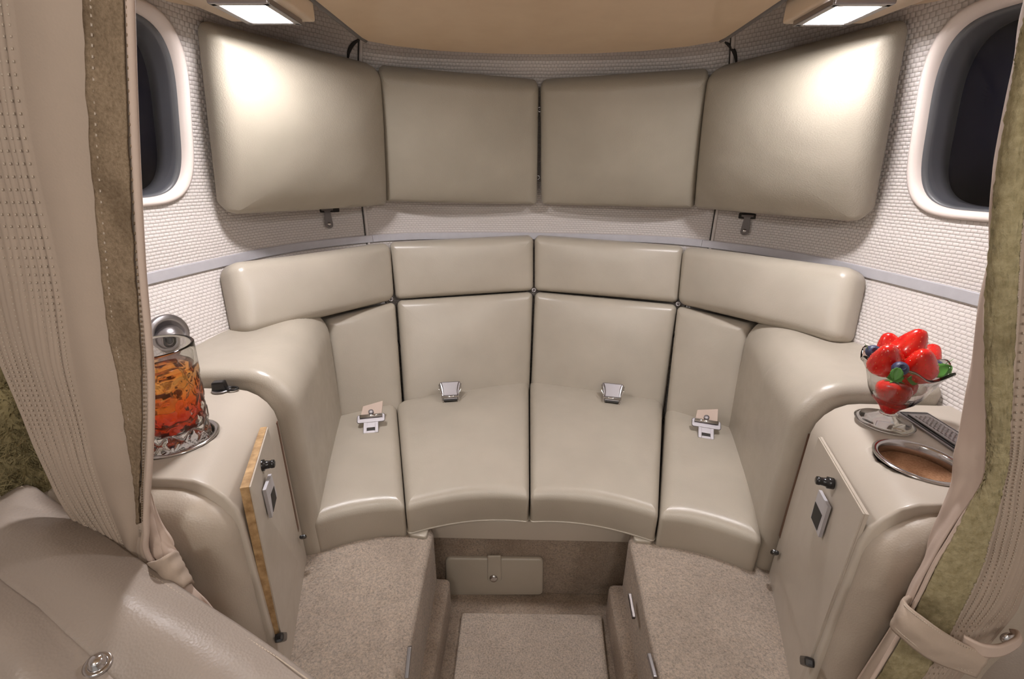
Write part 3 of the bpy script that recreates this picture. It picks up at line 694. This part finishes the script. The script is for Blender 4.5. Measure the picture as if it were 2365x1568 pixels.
# ashtray panel on the right cabinet
q = [atz(*t, ZC+.002) for t in ((2068, 950), (2120, 947), (2290, 1050), (2235, 1062))]
c0, c1 = q[0], q[1]; dl = (q[3]-q[0]); dl.z = 0; ln = dl.length; dl.normalize(); dw = V((-dl.y, dl.x, 0)); 
if dw.x < 0: dw = -dw
wd = (q[1]-q[0]).dot(dw); wd = max(wd, .04)
root = tag(empty('control_panel', q[0]+dl*.05+V((0, 0, -.001))), 'black and silver embossed inlay panel set in the right cabinet behind the sundae', 'panel')
def pan(name, a0, a1, w0, w1, z0, z1, m, par, bev=.0012):
    c = q[0]+dl*((a0+a1)/2)+dw*((w0+w1)/2); c.z = ZC+(z0+z1)/2
    return box(name, c, ((a1-a0)/2, (w1-w0)/2, (z1-z0)/2), m, par, dl, dw, V((0, 0, 1)), bev)
pan('surround', 0, .19, 0, wd, 0, .0026, M['satin'], root); pan('black_inlay', .003, .187, .003, wd-.003, .002, .0032, M['black'], root)
lid = pan('lid', .010, .088, .007, wd-.007, .003, .0050, M['satin'], root)
bt = []
for i in range(12):
    for j in range(6):
        c = q[0]+dl*(.018+.0053*i+.0026*(j % 2))+dw*(.0125+(wd-.025)*j/5); c.z = ZC+.0052
        bt.append(box_vf(c, dl, dw, V((0, 0, 1)), .0022, .0018, .0006, .6))
o = multi('embossing', bt, M['satin'], lid)
sw = pan('second_lid', .098, .180, .007, wd-.007, .003, .0050, M['satin'], root); pan('recess', .102, .176, .011, wd-.011, .0048, .0054, M['black'], sw)
# air vent on the left wall
p = hit(389, 772, .004); ax = V((.93, -.30, .12)).normalized()
root = tag(empty('air_vent', p), 'round silver eyeball air vent in the left wall above the glass', 'vent')
lathe('flange', [(.030, -.004), (.031, .001), (.029, .004), (.024, .0055), (.021, .004), (.019, .001)], M['satin'], root, 48, p, ax)
lathe('eyeball', [(.0195, 0), (.019, .006), (.0165, .012), (.013, .016), (.012, .0165), (.0115, .014)], M['satin'], root, 48, p+V((0, -.002, -.003)), (ax+V((0, -.15, -.45))).normalized())
lathe('nozzle', [(.0115, .010), (.0118, .0165), (.0095, .0175), (.0085, .014), (.006, .0135), (.0055, .0165), (.003, .017), (.0025, .014), (0, .014)], M['black'], root, 32, p+V((0, -.002, -.003)), (ax+V((0, -.15, -.45))).normalized())
# ------------------------------------------------------------------ glass of iced tea
root = tag(empty('tea_glass', TUM), 'tall cut glass tumbler of iced tea with ice, half behind the left curtain', 'glass')
r0, r1, HT = .0325, .0385, .118
def cutmod(r, z, a):
    if r < .02: return r, z
    tri = lambda x: abs((x % 1)*2-1)
    t = (z)/HT
    if t < .8 and r > 0:
        d1_ = tri(a*9/(2*math.pi)*1+z*34); d2_ = tri(a*9/(2*math.pi)*1-z*34)
        amp = .0026*min(1, max(0, (.8-t)*8)); return r-amp*(1-min(d1_, d2_)*2 if min(d1_, d2_) < .5 else 0), z
    return r, z
prof = [(.0001, 0), (r0*.9, 0), (r0, .0015)]+[(r0+(r1-r0)*k/40, .0015+(HT-.0025)*k/40) for k in range(1, 41)]+[(r1-.0015+.0015*math.cos(math.pi*k/10), HT-.001+.0015*math.sin(math.pi*k/10)) for k in range(1, 10)]
inn = [(r0+(r1-r0)*(1-k/16)-.0032, HT-.002-(HT-.027)*k/16) for k in range(0, 17)]+[(r0*.7, .0215), (.0001, .021)]
lathe('tumbler', prof+inn, M['glass'], root, 108, TUM, mod=cutmod)
lq = [(.0001, .0225)]+[(r0+(r1-r0)*t_-.0037, .025+.069*t_) for t_ in [k/10 for k in range(11)]]+[(.0001, .094)]
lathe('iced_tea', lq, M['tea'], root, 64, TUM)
for i, (x, y, z, a, sz) in enumerate([(-.012, -.006, .084, .3, .0115), (.013, -.004, .080, 1.1, .012), (.0, .013, .086, .8, .011), (.006, -.015, .060, .5, .0115), (-.012, .008, .058, 1.3, .0115)]):
    A = Matrix.Rotation(a, 3, 'Z') @ Matrix.Rotation(a*.7+.4, 3, 'X')
    o = box('ice_cube', TUM+V((x, y, z)), (sz, sz*.8, sz*.75), M['ice'], root, A @ V((1, 0, 0)), A @ V((0, 1, 0)), A @ V((0, 0, 1)), .003)
# ------------------------------------------------------------------ fruit sundae
SB = atz(2040, 978, ZC+.0005)
root = tag(empty('sundae_dish', SB), 'clear pressed glass tulip sundae dish with scalloped rim holding the berries', 'dish')
def petal(r, z, a):
    t = max(0, (z-.025)/.06); k = math.cos(6*a+.4)
    if z > .022 and r > .004: return r*(1+.045*t*k), z+(.0055*k*max(0, t-.55)*2)
    return r, z
out = [(.0001, 0.0), (.022, .0), (.029, .0012), (.0305, .004), (.027, .0065), (.018, .0085), (.010, .0125), (.0072, .017), (.0085, .021), (.0125, .026), (.021, .035), (.027, .046), (.031, .058), (.035, .070), (.0400, .0785)]+[(.0418+.0014*math.cos(-.9+(math.pi+.6)*k/12), .0822+.0018*math.sin(-.9+(math.pi+.6)*k/12)) for k in range(0, 13)]
inn = [(.0375, .0785), (.033, .072), (.0288, .059), (.0248, .047), (.0185, .037), (.0105, .030), (.0001, .027)]
lathe('dish', out+inn, M['glass'], root, 96, SB, mod=petal)
def strawberry(c, axis, sz, label, leafy=False):
    root = tag(empty('strawberry', c), label, 'strawberry', 'strawberries in the sundae')
    axis = V(axis).normalized(); Q = V((0, 0, 1)).rotation_difference(axis)
    prof = [(0, .92), (.13, .90), (.25, .80), (.37, .60), (.49, .34), (.58, .08), (.62, -.14), (.55, -.33), (.36, -.43), (.12, -.44), (0, -.42)]
    n = 28; sv, sf = [], []
    vs, fs = [], []
    pr = [V((a, b_, 0)) for a, b_ in prof]; K = 22
    for i in range(K+1):
        p_ = spline(pr, i/K); r_ = max(p_.x, 0)
        for k in range(n):
            a = 2*math.pi*k/n; w = 1+.04*math.sin(2*a+c.x*900)+.03*math.sin(3*a+c.y*700); vs.append(c+Q @ (V((r_*w*math.cos(a), r_*w*math.sin(a)*.93, p_.y))*sz))
    for i in range(K):
        for k in range(n): fs.append((i*n+k, (i+1)*n+k, (i+1)*n+(k+1) % n, i*n+(k+1) % n))
    meshobj('berry', vs, fs, M['straw'], root)
    parts = []
    for i in range(1, 9):
        t = .04+.66*i/9; p_ = spline(pr, t); q_ = spline(pr, t+.01); m_ = max(4, int(15*p_.x/.6))
        for k in range(m_):
            a = 2*math.pi*(k+.5*(i % 2))/m_; w = 1+.04*math.sin(2*a+c.x*900)+.03*math.sin(3*a+c.y*700)
            P_ = Q @ (V((p_.x*w*math.cos(a), p_.x*w*math.sin(a)*.93, p_.y))*sz); d = Q @ V(((q_.x-p_.x)*math.cos(a), (q_.x-p_.x)*math.sin(a), q_.y-p_.y)).normalized()
            nn = (Q @ V((math.cos(a), math.sin(a), .2))).normalized(); nn = (nn-d*nn.dot(d)).normalized()
            parts.append(box_vf(c+P_+nn*.0001, d, nn.cross(d), nn, .0007, .00035, .0002, .5))
    tag(multi('seeds', parts, M['seed'], root), kind='stuff')
    if leafy:
        lp = []
        for k in range(7):
            a = 2*math.pi*k/7; d = Q @ V((math.cos(a), math.sin(a), -.1)); e_ = Q @ V((-math.sin(a), math.cos(a), 0)); b0 = c+Q @ V((0, 0, -.44*sz)); nz_ = Q @ V((0, 0, 1))
            pts = [b0, b0+d*.004+e_*.002-nz_*.0008, b0+d*.010+nz_*.001, b0+d*.004-e_*.002-nz_*.0008]
            lp.append((pts+[p_-nz_*.0004 for p_ in pts], [(0, 1, 2, 3), (7, 6, 5, 4), (0, 4, 5, 1), (1, 5, 6, 2), (2, 6, 7, 3), (3, 7, 4, 0)]))
        multi('calyx', lp, M['leaf'], root)
def ds(px, py, dy=0.): return aty(px, py, SB.y+dy)
strawberry(ds(2098, 805, .006), (.2, -.12, .85), .028, 'strawberry on top of the heap in the sundae', False)
strawberry(ds(2047, 836, -.012), (-.35, -.3, .75), .029, 'strawberry leaning on the left rim of the sundae', True)
strawberry(ds(2058, 812, .022), (-.3, .2, .9), .026, 'strawberry behind the top one, at the left back')
strawberry(ds(2122, 850, -.016), (-.25, -.25, .85), .029, 'strawberry at the right front of the sundae', True)
strawberry(ds(2138, 834, .024), (.4, .2, .8), .025, 'pale strawberry at the right back of the sundae')
strawberry(ds(2061, 905, 0), (.05, -.1, -1), .031, 'strawberry pointing down inside the glass bowl', True)
strawberry(ds(2092, 884, .008), (.3, -.2, -.9), .021, 'strawberry in the right side of the glass bowl, half hidden', False)
def blueberry(c, label):
    root = tag(empty('blueberry', c), label, 'blueberry', 'blueberries in the sundae'); ax = V((-.4, -.8, .6)).normalized()
    lathe('berry', [(.0078*math.sin(math.pi*k/14), -.0072*math.cos(math.pi*k/14)) for k in range(13)]+[(.0026, .0064), (.0014, .0056), (0, .0055)], M['blue'], root, 24, c, ax)
    lathe('crown', [(.0020, .0060), (.0030, .0078), (.0036, .0076), (.0030, .0062)], M['blue'], root, 10, c, ax)
blueberry(ds(2017, 812, .004), 'blueberry at the left edge of the sundae'); blueberry(ds(2079, 851, -.036), 'blueberry between the two front strawberries'); blueberry(ds(2160, 846, -.002), 'blueberry at the right edge of the sundae')
def mint(c, d, sz, label):
    d = V(d).normalized(); s = d.cross((EYE-c).normalized()).normalized(); nn = s.cross(d); vs, fs = [], []
    n = 12
    for i in range(n+1):
        t = i/n; w = .42*math.sin(math.pi*min(1, t*.96+.03))**.75*(1-.25*t)*(1+.12*(i % 2))
        for q_ in (-1, -.5, 0, .5, 1): vs.append(c+(d*t+s*(w*q_)+nn*(.10*abs(q_)-.15*t*t))*sz)
    for i in range(n):
        for j in range(4): a = i*5+j; fs.append((a, a+1, a+6, a+5))
    o = meshobj('mint_leaf', vs, fs, M['leaf']); solidify(o, .0005); tag(o, label, 'leaf', 'mint leaves in the sundae'); return o
mint(ds(2076, 850, -.046), (-.2, -.2, -.6), .014, 'small mint leaf below the middle blueberry')
mint(ds(2085, 868, -.028), (-.95, -.1, -.1), .017, 'mint leaf pressed under the rim at the left'); mint(ds(2150, 866, -.012), (.75, -.1, .55), .022, 'mint leaf at the right rim of the sundae')
mint(ds(2095, 872, -.026), (.9, 0, -.15), .016, 'mint leaf pressed under the rim at the right')
p = ds(2160, 860, -.008); tag(tube('rosemary_sprig', [p, ds(2180, 845, -.006), ds(2203, 828, -.004)], lambda t: .0009*(1-.8*t), M['leaf'], None, 6), 'thin green sprig sticking out at the right of the sundae', 'herb')
p = ds(2008, 815, .004); tag(tube('rosemary_sprig', [p, ds(2003, 803, .004), ds(1997, 792, .004)], lambda t: .0007*(1-.8*t), M['leaf'], None, 6), 'thin green sprig sticking out at the left of the sundae', 'herb')
# ------------------------------------------------------------------ seat belts
def fr_(p, yaw, tilt):
    x = V((math.cos(yaw), math.sin(yaw), 0)); f_ = V((-math.sin(yaw), math.cos(yaw), 0)); upv = f_*math.cos(tilt)+V((0, 0, 1))*math.sin(tilt); return x, upv, x.cross(upv)
def buckle(px, py, yaw, label):
    p = atz(px, py, -.500); x, u, n_ = fr_(p, yaw, math.radians(42)); root = tag(empty('seatbelt_buckle', p), label, 'buckle', 'belt buckles on the middle seats')
    L_ = lambda a, b_, c: p+x*a+u*b_+n_*c
    o = slab('case', bil([L_(-.026, .026, 0), L_(.026, .026, 0), L_(.018, -.020, 0), L_(-.018, -.020, 0)]), .024, .023, M['satin'], root, T=.012, re=.003, rc=.004, rb=.001)
    lid = slab('lift_lid', bulged([L_(-.023, .024, .006), L_(.023, .024, .006), L_(.018, -.012, .005), L_(-.018, -.012, .005)], right=x*-.003, left=x*.003), .021, .018, M['brushed'], root, T=.002, re=.0025, rc=.003, rb=.0005)
    for s in (-1, 1): tube('rail', [L_(s*.0265, .018, .006), L_(s*.0255, .004, .006), L_(s*.020, -.008, .005), L_(s*.0195, -.024, .003)], .0012, M['chrome'], root, 8)
    tube('roller', [L_(-.021, -.014, .005), L_(.021, -.014, .005)], .0028, M['chrome'], root, 12)
    box('mouth', L_(0, -.0215, 0), (.0155, .002, .0035), M['dark'], root, x, u, n_, .0005)
    box('front_bar', L_(0, -.0255, -.0035), (.019, .0012, .0012), M['chrome'], root, x, u, n_, .0005)
    quad_slab('webbing', [L_(-.022, .021, -.045), L_(.022, .021, -.045), L_(.022, .020, -.006), L_(-.022, .020, -.006)], M['curtain'], root, T=.0015, re=.0007, rc=.001, rb=.0003)
buckle(1040, 905, math.radians(10), 'silver belt buckle at the back of the left wide seat cushion')
buckle(1414, 909, math.radians(-10), 'silver belt buckle at the back of the right wide seat cushion')
def tongue(px, py, yaw, label):
    p = atz(px, py, -.500); x, u, n_ = fr_(p, yaw, math.radians(32)); root = tag(empty('seatbelt_tongue', p), label, 'belt clip', 'belt tongues on the narrow seats')
    L_ = lambda a, b_, c: p+x*a+u*b_+n_*c
    slab('bracket', bil([L_(-.029, .012, 0), L_(.029, .012, 0), L_(.029, -.008, 0), L_(-.029, -.008, 0)]), .029, .010, M['brushed'], root, T=.001, re=.0015, rc=.005, rb=.0004)
    for s in (-1, 1): slab('tongue_side', bil([L_(min(s*.0155, s*.008), -.006, 0), L_(max(s*.0155, s*.008), -.006, 0), L_(max(s*.0155, s*.008), -.032, 0), L_(min(s*.0155, s*.008), -.032, 0)]), .00375, .013, M['brushed'], root, T=.001, re=.001, rc=.001, rb=.0003)
    box('tongue_plate', L_(0, -.013, -.0002), (.0155, .007, .001), M['brushed'], root, x, u, n_, .0005)
    box('tongue_tip', L_(0, -.0295, -.0002), (.0155, .003, .001), M['brushed'], root, x, u, n_, .0008)
    box('slot_shadow', L_(0, -.0235, -.002), (.009, .003, .0004), M['dark'], root, x, u, n_, 0)
    tube('adjuster_bar', [L_(-.023, .006, .004), L_(.023, .006, .004)], .004, M['chrome'], root, 14)
    quad_slab('webbing', [L_(-.018, .035, -.004), L_(.024, .045, -.004), L_(.022, .008, .0), L_(-.022, .008, .0)], M['curtain_light'], root, T=.0015, re=.0008, rc=.001, rb=.0003)
    lathe('pin', [(.0055, 0), (.0055, .005), (.0045, .006), (0, .006)], M['brushed'], root, 18, L_(0, .016, 0), n_)
tongue(857, 968, math.radians(14), 'flat metal belt tongue on the narrow seat cushion at the left')
tongue(1631, 981, math.radians(-16), 'flat metal belt tongue on the narrow seat cushion at the right')
# ------------------------------------------------------------------ curtains
def build_curtain(name, label, rows, ymain, yin, tape, tape_mat, tape_cols, pleat_cols, npl, seam_bulge):
    pass
RL = [(-60, -180, 15, 200, 293, 299), (0, -160, 23, 203, 296, 301), (300, -120, 60, 216, 304, 312), (600, -62, 125, 241, 318, 328), (770, -20, 150, 260, 330, 343), (870, 14, 166, 281, 334, 350),
      (990, 64, 195, 297, 334, 350), (1080, 104, 217, 312, 331, 346), (1150, 138, 240, 320, 328, 341), (1220, 190, 268, 324, 331, 339), (1300, 300, 312, 332, 340, 354), (1420, 395, 408, 440, 470, 500)]
DL = [.300, .292, .290, .286, .284]
rows = [[aty(x, r_[0], d) for x, d in zip(r_[1:], DL)] for r_ in RL]
SL = sheet_fn(rows)
root = tag(empty('curtain', (-.30, .29, -.40)), 'pleated beige curtain with brown hook tape tied back at the left', 'curtain')
NPL = 6
def pleatL(u, v):
    r_ = 0
    if u < .25: x = u/.25*NPL; f = (x % 1); r_ -= .0045*math.exp(-((f-.5)/.11)**2); r_ += .0018*(1-(2*f-1)**2)*(1 if f < .5 else .6)
    if u < .25: r_ += .002*math.sin(math.pi*(x % 1)+math.pi/2)**2*0
    if .27 < u < .5: t = (u-.27)/.23; r_ += .004*math.sin(math.pi*t)
    if v > .6 and .5 < u < .78: r_ += .0035*math.sin((u-.5)/.28*math.pi*2)*(v-.6)*2
    r_ += .0015*noise.noise(V((u*8, v*7, 3)))
    return r_
sheet('panel', SL, 220, 120, M['curtain'], root, .002, pleatL)
sheet('hook_tape', SL, 16, 120, M['velcro_hook'], root, .0012, lambda u, v: .001*noise.noise(V((u*8, v*60, 1)))*1, .5, .75, 0, .80, off=.0026)
tube('piping', [SL(.985, k/80) for k in range(74)], .0022, M['curtain_light'], root, 8)
for k in range(NPL):
    for s in (-.022, .022): 
        uu = .25*(k+.5)/NPL+s*.5
        stitches('stitching', lambda t, uu=uu: SL(uu, t)+(EYE-SL(uu, t)).normalized()*.0022, 120, M['stitch'], root)
stitches('stitching', lambda t: SL(.512, t*.8)+(EYE-SL(.51, t*.8)).normalized()*.0045, 110, M['stitch'], root)
stitches('stitching', lambda t: SL(.735, t*.8)+(EYE-SL(.735, t*.8)).normalized()*.0045, 110, M['velcro_hook'], root)
# lower folded edge, light lining, and its tie
rows = [[aty(x, y, d) for x, y, d in r_] for r_ in [
    [(322, 1120, .30), (334, 1118, .297), (340, 1118, .295)], [(322, 1190, .30), (340, 1188, .295), (362, 1180, .30)], [(330, 1260, .30), (362, 1250, .292), (392, 1245, .30)],
    [(345, 1330, .295), (385, 1310, .285), (425, 1318, .295)], [(380, 1420, .29), (430, 1400, .28), (478, 1388, .29)], [(430, 1520, .29), (490, 1490, .28), (540, 1470, .29)]]]
SF = sheet_fn(rows)
sheet('lining_fold', SF, 30, 60, M['curtain_light'], root, .002, lambda u, v: .0025*math.sin(u*9+v*12)+.002*noise.noise(V((u*5, v*9, 9))))
tie = tag(empty('curtain_tie', aty(390, 1320, .29)), 'beige fabric band gathering the foot of the left curtain', 'tie band')
rows = [[aty(x, y, d) for x, y, d in r_] for r_ in [[(335, 1300, .285), (365, 1293, .268), (400, 1274, .280), (412, 1285, .31)], [(350, 1345, .28), (385, 1330, .266), (420, 1310, .278), (425, 1318, .31)], [(365, 1390, .278), (405, 1370, .264), (438, 1345, .276), (445, 1350, .31)]]]
ST = sheet_fn(rows); sheet('band', ST, 30, 16, M['curtain'], tie, .003, lambda u, v: .0006*math.sin(v*14+u*3))
# right curtain
RR = [(-60, 2400, 2420, 2450, 2600, 2700), (82, 2366, 2378, 2412, 2560, 2660), (200, 2345, 2358, 2395, 2530, 2640), (400, 2308, 2320, 2362, 2500, 2620), (560, 2296, 2306, 2341, 2470, 2600), (700, 2273, 2290, 2334, 2450, 2580),
      (863, 2249, 2287, 2326, 2420, 2550), (1000, 2222, 2286, 2320, 2400, 2520), (1060, 2208, 2283, 2317, 2390, 2500), (1120, 2201, 2272, 2305, 2380, 2480), (1192, 2176, 2226, 2287, 2370, 2460), (1250, 2152, 2191, 2271, 2355, 2430),
      (1300, 2137, 2160, 2257, 2340, 2400), (1365, 2107, 2128, 2228, 2315, 2368), (1410, 2085, 2105, 2205, 2290, 2350), (1460, 2055, 2080, 2180, 2250, 2310), (1568, 1985, 2015, 2113, 2175, 2215), (1650, 1930, 1960, 2040, 2110, 2150)]
DR = [.305, .285, .280, .285, .31]
rows = [[aty(x, r_[0], d) for x, d in zip(r_[1:], DR)] for r_ in RR]
SR = sheet_fn(rows)
root = tag(empty('curtain', (.33, .29, -.40)), 'pleated beige curtain with fuzzy olive loop tape tied back at the right', 'curtain')
def pleatR(u, v):
    r_ = 0
    if u > .52: x = (u-.52)/.48*5; f = (x % 1); r_ -= .006*math.exp(-((f-.5)/.13)**2)-.002*math.cos(2*math.pi*f)*-1
    if u < .25: r_ += .002*noise.noise(V((u*10, v*14, 3)))
    if u < .01: r_ += 0
    return r_+.001*noise.noise(V((u*8, v*9, 5)))
sheet('panel', SR, 220, 140, M['curtain'], root, .002, pleatR)
sheet('lining', SR, 20, 140, M['curtain_light'], root, .0008, lambda u, v: pleatR(u, v), .0, .235, 0, .86, off=.0022)
sheet('loop_tape', SR, 24, 200, M['velcro_loop'], root, .0016, lambda u, v: .0016*noise.noise(V((u*90, v*160, 1))), .272, .50, 0, 1, off=.0035)
tube('piping', [SR(.25, k/110)+(EYE-SR(.25, k/110)).normalized()*.003 for k in range(111)], .0016, M['curtain_light'], root, 8)
tube('piping', [SR(.003, k/110) for k in range(111)], .0018, M['curtain_light'], root, 8)
for k in range(5):
    for s in (-.024, .024):
        uu = .52+.48*(k+.5)/5+s
        stitches('stitching', lambda t, uu=uu: SR(uu, t)+(EYE-SR(uu, t)).normalized()*.0022, 130, M['stitch'], root)
tie = tag(empty('curtain_tie', aty(2180, 1460, .27)), 'wide beige fabric band wrapped round the foot of the right curtain', 'tie band')
up_ = [(2112, 1372, .300), (2090, 1388, .275), (2140, 1432, .262), (2208, 1476, .258), (2285, 1512, .258)]
lo_ = [(2085, 1432, .300), (2060, 1447, .272), (2106, 1492, .258), (2157, 1526, .254), (2252, 1562, .252)]
mid = [((a[0]+b_[0])/2, (a[1]+b_[1])/2, (a[2]+b_[2])/2-.003) for a, b_ in zip(up_, lo_)]
ST = sheet_fn([[aty(*t) for t in q_] for q_ in (up_, mid, lo_)])
sheet('band', ST, 60, 16, M['curtain'], tie, .003, lambda u, v: .0008*noise.noise(V((u*9, v*4, 2))))
stitches('stitching', lambda t: ST(t, .1)+(EYE-ST(t, .1)).normalized()*.0022, 50, M['stitch'], tie); stitches('stitching', lambda t: ST(t, .9)+(EYE-ST(t, .9)).normalized()*.0022, 50, M['stitch'], tie)
up_ = [(2226, 1468, .262), (2270, 1488, .256), (2310, 1490, .258), (2345, 1474, .268), (2349, 1458, .285), (2335, 1452, .30)]
lo_ = [(2222, 1486, .262), (2265, 1512, .256), (2310, 1512, .258), (2350, 1490, .268), (2354, 1470, .285), (2338, 1462, .30)]
SQ = sheet_fn([[aty(*t) for t in q_] for q_ in (up_, lo_)])
sheet('loop', SQ, 50, 8, M['curtain_light'], tie, .003)
lathe('snap', [(.006, 0), (.006, .001), (.004, .003), (0, .0032)], M['chrome'], tie, 20, aty(2327, 1474, .295), (-.2, -1, .2))
# ------------------------------------------------------------------ front seats at the bottom corners
c0 = [(-170, 1262, .36), (0, 1166, .33), (60, 1132, .325), (190, 1220, .30), (330, 1318, .272), (500, 1431, .243), (655, 1530, .222), (760, 1605, .205)]
c2 = [(-260, 1240, .25), (-90, 1290, .235), (0, 1352, .226), (75, 1408, .216), (160, 1478, .205), (240, 1543, .196), (330, 1625, .184), (420, 1720, .172)]
c3 = [(-300, 1330, .215), (-130, 1395, .205), (-20, 1450, .197), (50, 1510, .188), (130, 1580, .18), (220, 1660, .172), (300, 1740, .163), (380, 1850, .153)]
c4 = [(a, b_+160, d*.86) for a, b_, d in c3]
P0, P2, P3, P4 = [[aty(*t) for t in c] for c in (c0, c2, c3, c4)]
P1 = [(a*.5+b_*.5)+V((0, 0, .012)) for a, b_ in zip(P0, P2)]
Pm = [p+V((0, .02, -.05)) for p in P0]
sh = [Pm, P0, P1, P2, P3, P4]
def lin(pts, u):
    n = len(pts)-1; x = min(max(u, 0), 1)*n; i = min(int(x), n-1); f = x-i; return pts[i].lerp(pts[i+1], f)
LK = [P0, P1, P2, P3, P4]
SFt = lambda u, v: spline([lin(q_, u) for q_ in LK], v)
root = tag(empty('front_seat', (-.35, .22, -.45)), 'taupe leather seat cushion with a chrome stud in the near left corner', 'seat')
o = sheet('leather_cover', SFt, 90, 70, M['front_leather'], root, .012, lambda u, v: -.0022*math.exp(-((v-.5)/.012)**2)+.0015*noise.noise(V((u*6, v*5, 4))))
stitches('stitching', lambda t: SFt(t, .018)+V((0, 0, .0066)), 170, M['stitch'], root, ln=.0026)
p = SFt(5/7, .50)+V((0, -.002, .007)); ax = (EYE-p).normalized()*.4+V((0, 0, .8))
lathe('stud', [(.0075, -.002), (.0082, .001), (.007, .002), (.0056, .0012), (.005, .0015), (.0046, .0065), (.003, .0080), (0, .0082)], M['chrome'], root, 36, p, ax)
# sheepskin behind the left curtain
rows = [[aty(x, y, d) for x, y, d in r_] for r_ in [
    [(-200, 700, .40), (-60, 740, .37), (20, 800, .36), (60, 860, .40)], [(-200, 850, .37), (-60, 880, .345), (60, 960, .345), (110, 980, .39)],
    [(-200, 1000, .36), (-60, 1030, .34), (90, 1100, .34), (170, 1130, .38)], [(-200, 1150, .36), (-60, 1160, .34), (110, 1230, .335), (240, 1260, .37)], [(-200, 1300, .36), (0, 1330, .34), (180, 1360, .33), (330, 1390, .35)]]]
SS = sheet_fn(rows)
root = tag(empty('sheepskin_seat', aty(20, 1060, .36)), 'seat covered with olive sheepskin behind the left curtain', 'seat')
sheet('hide', SS, 60, 60, M['fur'], root, .012, lambda u, v: .006*noise.noise(V((u*5, v*6, 8))))
fv, ff = [], []
for _ in range(9000):
    u, v = random.random(), random.random(); p = SS(u, v); nn = (EYE-p).normalized(); d = (nn*.5+V((random.uniform(-1, 1), 0, random.uniform(-1, .6)))*.7).normalized(); s = d.cross(nn).normalized()*.0004
    l = random.uniform(.008, .018); p = p+nn*.005; k = len(fv); fv += [p-s, p+s, p+d*l*.6+V((0, 0, -.001)), p+d*l+V((0, 0, -.004))]; ff += [(k, k+1, k+2), (k+2, k+3, k)]
tag(meshobj('fleece', fv, ff, M['fur'], root, smooth=False), kind='stuff')
# right near corner seat
rows = [[aty(x, y, d) for x, y, d in r_] for r_ in [
    [(2200, 1480, .36), (2300, 1440, .345), (2420, 1340, .34), (2600, 1300, .34)], [(2170, 1560, .34), (2290, 1530, .315), (2420, 1480, .31), (2600, 1450, .31)], [(2150, 1700, .32), (2290, 1700, .30), (2420, 1700, .29), (2600, 1700, .29)]]]
o = sheet('near_seat', sheet_fn(rows), 40, 30, M['front_leather'], None, .012)
tag(o, 'taupe leather seat edge in the near right corner behind the tied curtain', 'seat')
# ------------------------------------------------------------------ lift everything so that the floor is at z = 0; put parts relative to their bases
lights = [o for o in COL.objects if o.type in ('LIGHT', 'CAMERA')]
for o in list(COL.objects):
    if o in lights: continue
    if o.parent is None and o.type == 'EMPTY':
        base = V(o.location)
        for ch in o.children:
            ch.location = -base
            for g in ch.children: pass
        if '_base' in o: del o['_base']
        o.location = base+V((0, 0, H))
    elif o.parent is None: o.location.z += H
